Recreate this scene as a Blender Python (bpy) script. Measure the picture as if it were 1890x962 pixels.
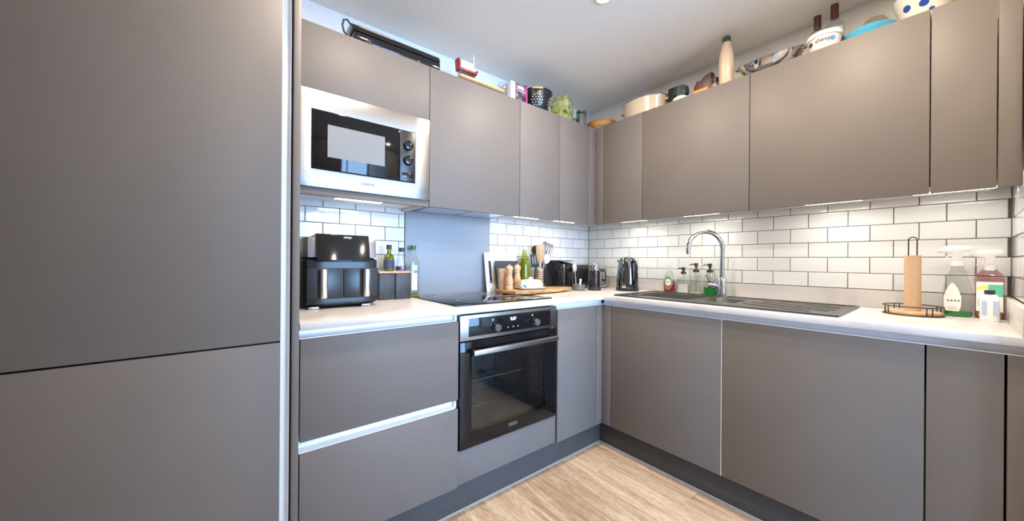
import bpy, bmesh, math, random
from mathutils import Vector, Matrix, Euler
random.seed(7)
for o in list(bpy.data.objects): bpy.data.objects.remove(o)
SC = bpy.context.scene
COL = SC.collection
R = math.radians

# ------------------------------------------------------------------ camera
F_PX = 648.06
cd = bpy.data.cameras.new('camera'); cam = bpy.data.objects.new('camera', cd); COL.objects.link(cam)
cd.sensor_fit = 'HORIZONTAL'; cd.sensor_width = 36.0; cd.lens = F_PX * 36.0 / 1890.0; cd.clip_start = 0.02
yaw, pitch, roll = R(51.5022), R(-0.0046), R(0.4192)
fw = Vector((math.cos(yaw) * math.cos(pitch), math.sin(yaw) * math.cos(pitch), math.sin(pitch)))
rt = Vector((math.sin(yaw), -math.cos(yaw), 0)); up = rt.cross(fw)
r2 = rt * math.cos(roll) + up * math.sin(roll); u2 = up * math.cos(roll) - rt * math.sin(roll)
M = Matrix((r2, u2, -fw)).transposed().to_4x4(); M.translation = Vector((-2.3681, -1.9351, 1.131))
cam.matrix_world = M
SC.camera = cam

# ------------------------------------------------------------------ world, exposure
w = bpy.data.worlds.new('sky'); SC.world = w; w.use_nodes = True
bg = w.node_tree.nodes['Background']; bg.inputs[0].default_value = (0.35, 0.59, 1.0, 1); bg.inputs[1].default_value = 34.0
SC.view_settings.view_transform = 'Standard'; SC.view_settings.look = 'None'
SC.view_settings.gamma = 1.0; SC.view_settings.use_curve_mapping = False
SC.view_settings.exposure = 0.0
LAMP_W, LED_W = 17.5, 1.15          # ceiling lamps, lamps under the wall cabinets

# ------------------------------------------------------------------ room measures (metres)
U, D, W, P = 0.318, 0.611, 0.629, 0.555       # fronts: wall cabinets, base doors, worktop, plinth
HT, HB, HW, TK, HD, HK, HC = 2.089, 1.395, 0.923, 0.0246, 0.866, 0.15, 2.380
L = -2.076                                     # face of the return wall
XL, YF = -2.95, -5.4                           # left wall, far wall with the window

# portal in the window opening: daylight comes from the sky outside
ld = bpy.data.lights.new('window_daylight', 'AREA'); ld.shape = 'RECTANGLE'; ld.size = 2.6; ld.size_y = 2.2
ld.cycles.is_portal = True
lo = bpy.data.objects.new('window_daylight', ld); COL.objects.link(lo)
lo.location = (-1.35, YF - 0.02, 1.16); lo.rotation_euler = (R(90), 0, 0)

# ------------------------------------------------------------------ materials
MATS = {}
def new_mat(name):
    m = bpy.data.materials.new(name); m.use_nodes = True; MATS[name] = m
    return m, m.node_tree, m.node_tree.nodes['Principled BSDF']
def ramp(nt, fac, stops):
    r = nt.nodes.new('ShaderNodeValToRGB'); e = r.color_ramp.elements
    while len(e) < len(stops): e.new(0.5)
    for k, (p, c) in enumerate(stops): e[k].position = p; e[k].color = (*c, 1)
    nt.links.new(fac, r.inputs[0]); return r.outputs[0]
def noise(nt, scale, detail=3, mapscale=None, coord='Object', rough=0.5, loc=None):
    tc = nt.nodes.new('ShaderNodeTexCoord'); out = tc.outputs[coord]
    mp = nt.nodes.new('ShaderNodeMapping'); nt.links.new(out, mp.inputs[0])
    if mapscale: mp.inputs['Scale'].default_value = mapscale
    n = nt.nodes.new('ShaderNodeTexNoise'); n.inputs['Scale'].default_value = scale
    n.inputs['Detail'].default_value = detail; n.inputs['Roughness'].default_value = rough
    nt.links.new(mp.outputs[0], n.inputs[0]); return n.outputs[0], mp
def bump(nt, b, h, strength, dist=0.001):
    n = nt.nodes.new('ShaderNodeBump'); n.inputs['Strength'].default_value = strength
    n.inputs['Distance'].default_value = dist; nt.links.new(h, n.inputs['Height'])
    nt.links.new(n.outputs[0], b.inputs['Normal'])
def mat(name, col, rough=0.5, metal=0.0, var=0.04, scale=20, spec=0.5, bmp=0.0, coat=0.0, emit=None, est=0):
    m, nt, b = new_mat(name)
    f, _ = noise(nt, scale, 3)
    c0 = tuple(max(0, c * (1 - var)) for c in col); c1 = tuple(min(1, c * (1 + var)) for c in col)
    nt.links.new(ramp(nt, f, [(0.3, c0), (0.7, c1)]), b.inputs['Base Color'])
    b.inputs['Roughness'].default_value = rough; b.inputs['Metallic'].default_value = metal
    b.inputs['Specular IOR Level'].default_value = spec; b.inputs['Coat Weight'].default_value = coat
    b.inputs['Coat Roughness'].default_value = 0.05
    if bmp: bump(nt, b, f, bmp)
    if emit:
        b.inputs['Emission Color'].default_value = (*emit, 1); b.inputs['Emission Strength'].default_value = est
    return m
def brushed(name, col, rough, ms, strength=0.25):
    m, nt, b = new_mat(name)
    f, _ = noise(nt, 60, 2, ms)
    nt.links.new(ramp(nt, f, [(0.2, tuple(c * 0.93 for c in col)), (0.8, col)]), b.inputs['Base Color'])
    b.inputs['Metallic'].default_value = 1; b.inputs['Roughness'].default_value = rough
    bump(nt, b, f, strength, 0.0006); return m
def thin_glass(name, tint=(1, 1, 1), gloss=0.5):
    m, nt, b = new_mat(name); nt.nodes.remove(b)
    t = nt.nodes.new('ShaderNodeBsdfTransparent'); g = nt.nodes.new('ShaderNodeBsdfGlossy'); g.inputs['Roughness'].default_value = 0.03
    f, _ = noise(nt, 8, 2)
    nt.links.new(ramp(nt, f, [(0.3, tuple(c * 0.96 for c in tint)), (0.7, tint)]), t.inputs[0])
    lw = nt.nodes.new('ShaderNodeLayerWeight'); lw.inputs[0].default_value = 0.35
    ml = nt.nodes.new('ShaderNodeMath'); ml.operation = 'MULTIPLY_ADD'; ml.inputs[1].default_value = gloss; ml.inputs[2].default_value = 0.04
    nt.links.new(lw.outputs['Facing'], ml.inputs[0])
    mx = nt.nodes.new('ShaderNodeMixShader'); nt.links.new(ml.outputs[0], mx.inputs[0])
    nt.links.new(t.outputs[0], mx.inputs[1]); nt.links.new(g.outputs[0], mx.inputs[2])
    nt.links.new(mx.outputs[0], nt.nodes['Material Output'].inputs[0]); return m
def liquid(name, col, clear=0.35):
    m, nt, b = new_mat(name)
    f, _ = noise(nt, 10, 2)
    nt.links.new(ramp(nt, f, [(0.3, tuple(c * 0.92 for c in col)), (0.7, col)]), b.inputs['Base Color'])
    b.inputs['Roughness'].default_value = 0.1
    t = nt.nodes.new('ShaderNodeBsdfTransparent'); t.inputs[0].default_value = (*[min(1, c * 1.2) for c in col], 1)
    mx = nt.nodes.new('ShaderNodeMixShader'); mx.inputs[0].default_value = clear
    nt.links.new(b.outputs[0], mx.inputs[1]); nt.links.new(t.outputs[0], mx.inputs[2])
    nt.links.new(mx.outputs[0], nt.nodes['Material Output'].inputs[0]); return m

FRONT = mat('matt_grey_laminate', (0.152, 0.134, 0.121), 0.5, var=0.025, scale=6, spec=0.25)
PLINTH = mat('plinth_laminate', (0.070, 0.068, 0.067), 0.5, var=0.05, scale=8, spec=0.25)
CARC = mat('carcass_board', (0.62, 0.60, 0.57), 0.5)
DARK = mat('dark_gap', (0.02, 0.02, 0.02), 0.6)
ALU = mat('satin_aluminium', (0.84, 0.85, 0.86), 0.36, metal=0.15, var=0.02)
STEEL = brushed('brushed_steel', (0.29, 0.28, 0.27), 0.34, (0.6, 0.6, 30), 0.06)
STEELV = brushed('brushed_steel_round', (0.72, 0.70, 0.68), 0.25, (1, 1, 20), 0.2)
CHROME = mat('chrome', (0.56, 0.56, 0.56), 0.08, metal=1, var=0.01)
DCHROME = mat('dark_chrome', (0.17, 0.17, 0.17), 0.10, metal=1, var=0.05, scale=4)
BGLASS = mat('black_glass', (0.006, 0.006, 0.007), 0.05, var=0.1, spec=0.35)
BPLAS = mat('black_plastic', (0.012, 0.012, 0.013), 0.32, var=0.2, spec=0.5)
BGLOSS = mat('black_gloss_plastic', (0.010, 0.010, 0.011), 0.09, var=0.1, spec=0.4)
BMETAL = mat('black_wire', (0.02, 0.019, 0.018), 0.4)
WHITE = mat('white_plastic', (0.80, 0.80, 0.79), 0.35, var=0.02)
PLASTER = mat('white_plaster', (0.82, 0.79, 0.74), 0.85, var=0.012, scale=30, bmp=0.05)
GREYW = mat('warm_grey_paint', (0.29, 0.29, 0.29), 0.85, var=0.015, scale=30, bmp=0.05)
CEILM = mat('ceiling_plaster', (0.86, 0.81, 0.74), 0.9, var=0.01, scale=30, bmp=0.04)
GROUT = mat('grout', (0.12, 0.105, 0.085), 0.9, var=0.12, scale=60)
SPLASH = mat('splash_panel', (0.33, 0.345, 0.36), 0.5, metal=0.0, var=0.02, scale=5)
SINKM = mat('sink_composite', (0.038, 0.038, 0.038), 0.28, var=0.25, scale=300, spec=0.6, bmp=0.15)
WOODL = mat('light_wood', (0.42, 0.27, 0.13), 0.45, var=0.12, scale=14)
LAMPE = mat('lamp_lens', (0.9, 0.9, 0.85), 0.4, emit=(1.0, 0.86, 0.70), est=18)
LEDE = mat('led_lens', (0.9, 0.9, 0.88), 0.4, emit=(1.0, 0.95, 0.86), est=12)
GLASS = thin_glass('clear_glass', (0.97, 0.98, 0.97))
GLASSG = thin_glass('green_glass', (0.72, 0.80, 0.28))
WGLASS = thin_glass('window_glass', (0.97, 0.98, 0.98), 0.3)
OVGLASS = thin_glass('oven_glass', (0.70, 0.72, 0.73), 0.16)
PLASC = thin_glass('clear_plastic', (0.90, 0.92, 0.91), 0.35)
def tile_mat():
    m, nt, b = new_mat('glazed_tile')
    b.inputs['Base Color'].default_value = (0.80, 0.79, 0.765, 1)
    oi = nt.nodes.new('ShaderNodeObjectInfo')
    nt.links.new(ramp(nt, oi.outputs['Random'], [(0, (0.71, 0.71, 0.695)), (1, (0.78, 0.78, 0.765))]), b.inputs['Base Color'])
    b.inputs['Roughness'].default_value = 0.10; b.inputs['Coat Weight'].default_value = 0.4; b.inputs['Coat Roughness'].default_value = 0.04
    tc = nt.nodes.new('ShaderNodeTexCoord'); va = nt.nodes.new('ShaderNodeVectorMath'); va.operation = 'ADD'
    vm = nt.nodes.new('ShaderNodeVectorMath'); vm.operation = 'SCALE'; vm.inputs[0].default_value = (9, 5, 7)
    nt.links.new(oi.outputs['Random'], vm.inputs['Scale']); nt.links.new(tc.outputs['Object'], va.inputs[0]); nt.links.new(vm.outputs[0], va.inputs[1])
    n = nt.nodes.new('ShaderNodeTexNoise'); n.inputs['Scale'].default_value = 22; n.inputs['Detail'].default_value = 2
    nt.links.new(va.outputs[0], n.inputs[0]); bump(nt, b, n.outputs[0], 0.35, 0.004); return m
TILE = tile_mat()
def marble_mat():
    m, nt, b = new_mat('marble_laminate')
    f, _ = noise(nt, 3.0, 6, (1, 1.6, 1), rough=0.6)
    wv = nt.nodes.new('ShaderNodeTexWave'); wv.inputs['Scale'].default_value = 1.6; wv.inputs['Distortion'].default_value = 9
    wv.inputs['Detail'].default_value = 4; wv.inputs['Detail Scale'].default_value = 1.6
    tc = nt.nodes.new('ShaderNodeTexCoord'); mp = nt.nodes.new('ShaderNodeMapping'); mp.inputs['Rotation'].default_value = (0.5, 0.3, 0.75)
    nt.links.new(tc.outputs['Object'], mp.inputs[0]); nt.links.new(mp.outputs[0], wv.inputs[0])
    v = ramp(nt, wv.outputs[0], [(0.0, (0.53, 0.50, 0.48)), (0.05, (0.57, 0.545, 0.525)), (1, (0.60, 0.58, 0.56))])
    n2 = ramp(nt, f, [(0.35, (0.96, 0.955, 0.95)), (0.65, (1, 1, 1))])
    mx = nt.nodes.new('ShaderNodeMix'); mx.data_type = 'RGBA'; mx.blend_type = 'MULTIPLY'; mx.inputs[0].default_value = 1
    nt.links.new(v, mx.inputs[6]); nt.links.new(n2, mx.inputs[7]); nt.links.new(mx.outputs[2], b.inputs['Base Color'])
    b.inputs['Roughness'].default_value = 0.32; return m
MARBLE = marble_mat()
def wood_mat(name, cols, ms, scale=3.0, rough=0.4, knots=True):
    m, nt, b = new_mat(name)
    tc = nt.nodes.new('ShaderNodeTexCoord'); oi = nt.nodes.new('ShaderNodeObjectInfo')
    vm = nt.nodes.new('ShaderNodeVectorMath'); vm.operation = 'SCALE'; vm.inputs[0].default_value = (13, 17, 5)
    va = nt.nodes.new('ShaderNodeVectorMath'); va.operation = 'ADD'
    nt.links.new(oi.outputs['Random'], vm.inputs['Scale']); nt.links.new(tc.outputs['Object'], va.inputs[0]); nt.links.new(vm.outputs[0], va.inputs[1])
    def nz(sc, det, mps, dist=0.0):
        mp = nt.nodes.new('ShaderNodeMapping'); mp.inputs['Scale'].default_value = mps; nt.links.new(va.outputs[0], mp.inputs[0])
        n = nt.nodes.new('ShaderNodeTexNoise'); n.inputs['Scale'].default_value = sc; n.inputs['Detail'].default_value = det; n.inputs['Roughness'].default_value = 0.62
        n.inputs['Distortion'].default_value = dist; nt.links.new(mp.outputs[0], n.inputs[0]); return n.outputs[0]
    a = nz(scale, 6, ms, 1.2); g = nz(scale * 14, 3, ms)
    c = ramp(nt, a, [(0.30, cols[0]), (0.50, cols[1]), (0.68, cols[2])])
    gr = ramp(nt, g, [(0.36, (0.66, 0.62, 0.58)), (0.58, (1, 1, 1))])
    rv = ramp(nt, oi.outputs['Random'], [(0, (0.90, 0.88, 0.86)), (1, (1.05, 1.04, 1.02))])
    prev = c
    for k in (gr, rv):
        mx = nt.nodes.new('ShaderNodeMix'); mx.data_type = 'RGBA'; mx.blend_type = 'MULTIPLY'; mx.inputs[0].default_value = 1
        nt.links.new(prev, mx.inputs[6]); nt.links.new(k, mx.inputs[7]); prev = mx.outputs[2]
    nt.links.new(prev, b.inputs['Base Color']); b.inputs['Roughness'].default_value = rough
    bump(nt, b, g, 0.12, 0.0006); return m
OAK = wood_mat('oak_plank', [(0.37, 0.25, 0.155), (0.60, 0.45, 0.31), (0.76, 0.63, 0.47)], (6.0, 0.5, 1), 3.4, 0.45)
OLIVE = wood_mat('olive_wood', [(0.20, 0.09, 0.03), (0.50, 0.28, 0.11), (0.66, 0.43, 0.20)], (2.0, 9.0, 9), 3.0, 0.42)
BEECH = wood_mat('beech_wood', [(0.56, 0.33, 0.16), (0.66, 0.42, 0.23), (0.72, 0.50, 0.30)], (6, 6, 1), 4.0, 0.42)
RATTAN = wood_mat('rattan', [(0.30, 0.13, 0.03), (0.48, 0.24, 0.07), (0.58, 0.33, 0.12)], (1, 1, 12), 6.0, 0.6)

# ------------------------------------------------------------------ mesh helpers
class MB:
    def __init__(s): s.v = []; s.f = []; s.m = []
    def add(s, v, f, mi=0):
        o = len(s.v); s.v += [tuple(p) for p in v]; s.f += [tuple(i + o for i in q) for q in f]; s.m += [mi] * len(f); return s
    def box(s, a, b, mi=0):
        x0, x1 = sorted((a[0], b[0])); y0, y1 = sorted((a[1], b[1])); z0, z1 = sorted((a[2], b[2]))
        v = [(x, y, z) for z in (z0, z1) for y in (y0, y1) for x in (x0, x1)]
        return s.add(v, [(0, 2, 3, 1), (4, 5, 7, 6), (0, 1, 5, 4), (2, 6, 7, 3), (0, 4, 6, 2), (1, 3, 7, 5)], mi)
    def lathe(s, prof, c=(0, 0, 0), seg=32, ex=1.0, ey=1.0, power=2.0, rot=0.0, mi=0, caps=True):
        v = []; f = []
        for r, z in prof:
            for k in range(seg):
                t = 2 * math.pi * k / seg; ct, st = math.cos(t), math.sin(t)
                q = (abs(ct) ** power + abs(st) ** power) ** (-1.0 / power) if power != 2 else 1
                x, y = r * q * ct * ex, r * q * st * ey
                v.append((c[0] + x * math.cos(rot) - y * math.sin(rot), c[1] + x * math.sin(rot) + y * math.cos(rot), c[2] + z))
        for j in range(len(prof) - 1):
            for k in range(seg):
                k2 = (k + 1) % seg; f.append((j * seg + k, j * seg + k2, (j + 1) * seg + k2, (j + 1) * seg + k))
        if caps:
            if prof[0][0] > 1e-4: f.append(tuple(reversed(range(seg))))
            if prof[-1][0] > 1e-4: f.append(tuple(range((len(prof) - 1) * seg, len(prof) * seg)))
        return s.add(v, f, mi)
    def cyl(s, a, b, r, r1=None, seg=24, mi=0):
        a, b = Vector(a), Vector(b); d = (b - a).normalized(); r1 = r if r1 is None else r1
        t = d.orthogonal().normalized(); u = d.cross(t); v = []
        for p, q in ((a, r), (b, r1)):
            for k in range(seg):
                g = 2 * math.pi * k / seg; v.append(p + (t * math.cos(g) + u * math.sin(g)) * q)
        f = [(k, (k + 1) % seg, seg + (k + 1) % seg, seg + k) for k in range(seg)]
        f += [tuple(reversed(range(seg))), tuple(range(seg, 2 * seg))]
        return s.add(v, f, mi)
    def tube(s, path, r, seg=10, closed=False, mi=0, flat=1.0):
        path = [Vector(p) for p in path]; n = len(path); v = []; f = []; prev = None
        rr = r if isinstance(r, (list, tuple)) else [r] * n
        for i, p in enumerate(path):
            a = path[i - 1] if (i > 0 or closed) else p; b = path[(i + 1) % n] if (i < n - 1 or closed) else p
            d = (b - a).normalized()
            if prev is None: t = d.orthogonal().normalized()
            else: t = (prev - d * prev.dot(d)); t = t.normalized() if t.length > 1e-6 else d.orthogonal().normalized()
            prev = t; u = d.cross(t)
            for k in range(seg):
                g = 2 * math.pi * k / seg; v.append(p + (t * math.cos(g) + u * math.sin(g) * flat) * rr[i])
        for i in range(n if closed else n - 1):
            j = (i + 1) % n
            for k in range(seg): f.append((i * seg + k, i * seg + (k + 1) % seg, j * seg + (k + 1) % seg, j * seg + k))
        if not closed: f += [tuple(reversed(range(seg))), tuple(range((n - 1) * seg, n * seg))]
        return s.add(v, f, mi)
    def prism(s, poly, axis, d0, d1, mi=0):
        # poly: 2D outline; axis 'x': (y,z) pts, 'y': (x,z), 'z': (x,y)
        n = len(poly)
        def p3(q, d): return {'x': (d, q[0], q[1]), 'y': (q[0], d, q[1]), 'z': (q[0], q[1], d)}[axis]
        v = [p3(q, d0) for q in poly] + [p3(q, d1) for q in poly]
        f = [tuple(reversed(range(n))), tuple(range(n, 2 * n))] + [(k, (k + 1) % n, n + (k + 1) % n, n + k) for k in range(n)]
        return s.add(v, f, mi)
    def slab(s, xs, ys, fill, z0, z1, mi=0, axes='xyz'):
        # grid slab with holes: fill(i, j) tells whether cell i, j is solid
        nx, ny = len(xs), len(ys); v = []; f = []
        for z in (z0, z1):
            for y in ys:
                for x in xs: v.append({'xyz': (x, y, z), 'xzy': (x, z, y), 'yzx': (z, x, y)}[axes])
        def g(i, j): return 0 <= i < nx - 1 and 0 <= j < ny - 1 and fill(i, j)
        def ix(i, j, k): return k * nx * ny + j * nx + i
        for i in range(nx - 1):
            for j in range(ny - 1):
                if not g(i, j): continue
                f.append((ix(i, j, 1), ix(i + 1, j, 1), ix(i + 1, j + 1, 1), ix(i, j + 1, 1)))
                f.append((ix(i, j, 0), ix(i, j + 1, 0), ix(i + 1, j + 1, 0), ix(i + 1, j, 0)))
                if not g(i, j - 1): f.append((ix(i, j, 0), ix(i + 1, j, 0), ix(i + 1, j, 1), ix(i, j, 1)))
                if not g(i, j + 1): f.append((ix(i, j + 1, 0), ix(i, j + 1, 1), ix(i + 1, j + 1, 1), ix(i + 1, j + 1, 0)))
                if not g(i - 1, j): f.append((ix(i, j, 0), ix(i, j, 1), ix(i, j + 1, 1), ix(i, j + 1, 0)))
                if not g(i + 1, j): f.append((ix(i + 1, j, 0), ix(i + 1, j + 1, 0), ix(i + 1, j + 1, 1), ix(i + 1, j, 1)))
        return s.add(v, f, mi)
    def sphere(s, c, r, seg=20, rings=12, ex=1, ey=1, ez=1, mi=0):
        prof = [(max(1e-5, r * math.sin(math.pi * k / rings)), -r * math.cos(math.pi * k / rings) * ez) for k in range(rings + 1)]
        return s.lathe(prof, c, seg, ex, ey, mi=mi, caps=False)
    def build(s, name, mats, parent=None, bevel=0, seg=2, smooth=38, world=False, label=None):
        mats = mats if isinstance(mats, (list, tuple)) else [mats]
        off = Vector((0, 0, 0))
        if parent is not None and world: off = WL[parent.name]
        vs = [Vector(p) - off for p in s.v]
        lo = Vector([min(p[k] for p in vs) for k in range(3)]); hi = Vector([max(p[k] for p in vs) for k in range(3)])
        c = (lo + hi) / 2
        if parent is None: c.z = lo.z
        me = bpy.data.meshes.new(name); me.from_pydata([p - c for p in vs], [], s.f); me.update()
        for k, m in enumerate(mats): me.materials.append(m)
        for p, mi in zip(me.polygons, s.m): p.material_index = mi
        bm = bmesh.new(); bm.from_mesh(me)
        bmesh.ops.remove_doubles(bm, verts=bm.verts, dist=1e-6)
        bmesh.ops.recalc_face_normals(bm, faces=bm.faces)
        if bevel:
            es = [e for e in bm.edges if len(e.link_faces) == 2 and e.calc_face_angle(0) > R(35)]
            bmesh.ops.bevel(bm, geom=es, offset=bevel, segments=seg, affect='EDGES', profile=0.5, clamp_overlap=True)
        bm.to_mesh(me); bm.free()
        for p in me.polygons: p.use_smooth = True
        me.set_sharp_from_angle(angle=R(smooth))
        o = bpy.data.objects.new(name, me); COL.objects.link(o); o.location = c
        if parent is not None:
            o.parent = parent
            WL[o.name] = WL.get(parent.name, Vector((0, 0, 0))) + c
        else: WL[o.name] = c
        if label: o['label'] = label
        return o
WL = {}
def tag(o, label, cat, group=None):
    o['label'] = label; o['category'] = cat
    if group: o['group'] = group
    return o
def thing(name, label, cat, loc=(0, 0, 0), group=None):
    o = bpy.data.objects.new(name, None); COL.objects.link(o); o.location = loc; o.empty_display_size = 0.05
    WL[o.name] = Vector(loc); return tag(o, label, cat, group)
def struct(o): o['kind'] = 'structure'; return o
def box(a, b): return MB().box(a, b)
def text(name, body, size, loc, rot, m, parent, world=True, extrude=0.0004, sx=1.0, bold=0.0, bend=None):
    cu = bpy.data.curves.new('lettering', 'FONT'); cu.body = body; cu.size = size; cu.extrude = extrude; cu.offset = bold
    cu.align_x = 'CENTER'; cu.align_y = 'CENTER'; cu.resolution_u = 3
    t = bpy.data.objects.new('lettering_tmp', cu); COL.objects.link(t)
    dg = bpy.context.evaluated_depsgraph_get(); me = bpy.data.meshes.new_from_object(t.evaluated_get(dg))
    bpy.data.objects.remove(t); bpy.data.curves.remove(cu)
    me.materials.clear(); me.materials.append(m); me.name = name
    for p in me.polygons: p.material_index = 0
    for v in me.vertices: v.co.x *= sx
    if bend:                        # wrap the lettering round an upright body of this radius; it faces -x
        for v in me.vertices:
            a = v.co.x / bend; r_ = bend + v.co.z; v.co = (-r_ * math.cos(a) + .11 * -v.co.y, -r_ * math.sin(a), v.co.y)
    o = bpy.data.objects.new(name, me); COL.objects.link(o); o.parent = parent
    o.location = Vector(loc) - (WL[parent.name] if world else Vector((0, 0, 0))); o.rotation_euler = rot
    return o
FACE_A = (R(90), 0, 0)              # lettering on a surface that faces -y
FACE_B = (R(90), 0, R(-90))         # lettering on a surface that faces -x

# ------------------------------------------------------------------ room shell
TD = 0.008                          # tiles stand 8 mm proud of the walls
f = struct(box((XL - .1, YF - .1, -.10), (.12, .12, -.004)).build('floor', OAK))
pw, pl = 0.178, 1.22                # floor planks run along y
pm = MB().box((-pw / 2 + .0004, -pl / 2 + .0004, -.002), (pw / 2 - .0004, pl / 2 - .0004, .002)).build('plank', OAK, f, bevel=0.0006, seg=1)
pmesh = pm.data; bpy.data.objects.remove(pm)
nx = int((0 - XL) / pw) + 2
for i in range(nx):
    x = -0.02 - pw * (i + .5)
    if x - pw / 2 < XL - .05: continue
    off = (0.41 * i) % pl
    j = 0
    while True:
        y = 0.05 + off - pl * (j + .5)
        if y + pl / 2 < YF: break
        j += 1
        if y - pl / 2 > -0.45: continue
        o = bpy.data.objects.new('plank', pmesh); COL.objects.link(o); o.parent = f
        o.location = Vector((x, y, -.002)) - f.location
struct(box((XL - .1, YF - .1, HC), (.12, .12, HC + .1)).build('ceiling', CEILM))
wall_a = struct(box((XL - .1, TD, 0), (.12, .12, HC)).build('wall_back', PLASTER))
wall_b = struct(box((TD, TD, 0), (.12, YF - .1, HC)).build('wall_right', PLASTER))
wall_c = struct(box((-.66, L - TD, 0), (TD, L - .11, HC)).build('wall_end', PLASTER))
struct(box((XL - .1, TD, 0), (XL, YF - .1, HC)).build('wall_left', GREYW))
struct(box((XL, -2.45, 0), (-1.86, -2.55, HC)).build('wall_added_baffle', GREYW))  # added unseen wall: shades the fridge side from the window daylight
WX0, WX1, WZ0, WZ1 = -2.65, -0.05, 0.06, 2.26
xs, zs = [XL, WX0, WX1, TD], [0, WZ0, WZ1, HC]
struct(MB().slab(xs, zs, lambda i, j: not (i == 1 and j == 1), YF - .1, YF, axes='xzy').build('wall_front', GREYW))
wn = MB(); wx = [WX0, WX0 + .06, (WX0 + WX1) / 2 - .035, (WX0 + WX1) / 2 + .035, WX1 - .06, WX1]; wz = [WZ0, WZ0 + .07, WZ1 - .06, WZ1]
wf = struct(wn.slab(wx, wz, lambda i, j: not (i in (1, 3) and j == 1), YF - .08, YF - .03, axes='xzy').build('window_1', WHITE, bevel=.004))
for i in (1, 3): box((wx[i], YF - .06, wz[1]), (wx[i + 1], YF - .055, wz[2])).build('pane', WGLASS, wf, world=True)
struct(box((XL, -2.45, 0), (XL + .015, -.62, .1)).build('baseboard_left', WHITE))
struct(box((TD, YF, 0), (-.007, L - .115, .1)).build('baseboard_right', WHITE))

# tiles: 150 x 75 mm, running bond, one object each
TW, TH, PX, PZ, Z0 = 0.1495, 0.0736, 0.1525, 0.0764, 1.0065
_tm = {}
def tile_mesh(wd, ht):
    k = (round(wd, 4), round(ht, 4))
    if k not in _tm:
        m = MB(); e = .0022; a, b = wd / 2, ht / 2
        v = [(-a, TD, -b), (a, TD, -b), (a, TD, b), (-a, TD, b), (-a, .0022, -b), (a, .0022, -b), (a, .0022, b), (-a, .0022, b),
             (-a + e, 0, -b + e), (a - e, 0, -b + e), (a - e, 0, b - e), (-a + e, 0, b - e)]
        fs = [(3, 2, 1, 0), (8, 9, 10, 11)]
        for q in range(4):
            r = (q + 1) % 4; fs += [(q, r, 4 + r, 4 + q), (4 + q, 4 + r, 8 + r, 8 + q)]
        me = bpy.data.meshes.new('tile'); me.from_pydata(v, [], fs); me.update(); me.materials.append(TILE); _tm[k] = me
    return _tm[k]
def tile_wall(wall, axis, lo, hi, ref, ztop, skip=None, plane=0.0, rotz=0.0):
    # axis 'x': tiles along x (face -y); axis 'y': along y (face -x); ref: coordinate of a joint in even rows
    row = 0
    while True:
        z0 = Z0 + row * PZ; z1 = min(z0 + TH, ztop)
        if z0 > ztop - .012: break
        sh = ref + (PX / 2 if row % 2 else 0)
        k = math.floor((lo - sh) / PX)
        while True:
            a = sh + k * PX + .00125; b = a + TW; k += 1
            if a > hi: break
            spans = [(max(a, lo), min(b, hi))]
            if skip:
                ns = []
                for p, q in spans:
                    if q <= skip[0] or p >= skip[1]: ns.append((p, q))
                    else:
                        if p < skip[0]: ns.append((p, skip[0]))
                        if q > skip[1]: ns.append((skip[1], q))
                spans = ns
            for p, q in spans:
                if q - p < .006: continue
                o = bpy.data.objects.new('tile', tile_mesh(q - p, z1 - z0)); COL.objects.link(o); o.parent = wall
                c = (p + q) / 2
                wl = Vector((c, plane, (z0 + z1) / 2)) if axis == 'x' else Vector((plane, c, (z0 + z1) / 2))
                o.location = wl - wall.location
                o.rotation_euler = (R(random.uniform(-.25, .25)), 0, rotz + R(random.uniform(-.18, .18)))
        row += 1
box((-2.2, TD, .93), (TD, .0035, 1.44)).build('grout', GROUT, wall_a, world=True)
box((TD, TD, .93), (.0035, L - TD, 1.44)).build('grout', GROUT, wall_b, world=True)
box((-.655, L - TD, .93), (TD, L - .0035, 1.44)).build('grout', GROUT, wall_c, world=True)
tile_wall(wall_a, 'x', -2.2, -.0004, -0.878, 1.44, skip=(-1.608, -1.024))
tile_wall(wall_b, 'y', L + .0004, -.0004, -1.306, 1.44, rotz=R(-90))
tile_wall(wall_c, 'x', -.655, -.003, -0.12, 1.44, plane=L, rotz=R(180))

# ------------------------------------------------------------------ worktop, upstands, splashback
xs = [-2.198, -1.56, -1.03, -W, -.475, -.14, -.002]; ys = [L + .001, -1.265, -1.09, -1.06, -.71, -W, -.52, -.10, -.002]
def fillw(i, j):
    x = (xs[i] + xs[i + 1]) / 2; y = (ys[j] + ys[j + 1]) / 2
    if x < -W and y < -W: return False
    if -.475 < x < -.14 and (-1.06 < y < -.71 or -1.265 < y < -1.09): return False
    return True
tag(MB().slab(xs, ys, fillw, HW - TK, HW).build('worktop', MARBLE, bevel=.0015), 'white marble-effect L-shaped worktop running round the corner', 'worktop')
tag(box((-2.198, -.002, HW), (-1.61, -.018, Z0 - .002)).build('upstand', MARBLE, bevel=.001), 'white marble-effect upstand behind the black air fryer', 'upstand', 'worktop upstands')
tag(box((-1.022, -.002, HW), (-.019, -.018, Z0 - .002)).build('upstand', MARBLE, bevel=.001), 'white marble-effect upstand behind the chopping boards and utensils', 'upstand', 'worktop upstands')
tag(box((-.002, -.002, HW), (-.018, L + .019, Z0 - .002)).build('upstand', MARBLE, bevel=.001), 'long white marble-effect upstand behind the sink', 'upstand', 'worktop upstands')
tag(box((-.002, L + .002, HW), (-.62, L + .018, Z0 - .002)).build('upstand', MARBLE, bevel=.001), 'short white marble-effect upstand on the end wall by the spray bottles', 'upstand', 'worktop upstands')
tag(box((-1.606, -.001, HW), (-1.026, -.007, 1.438)).build('splashback', SPLASH, bevel=.0008), 'plain blue-grey splashback panel behind the hob', 'splashback')

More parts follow.
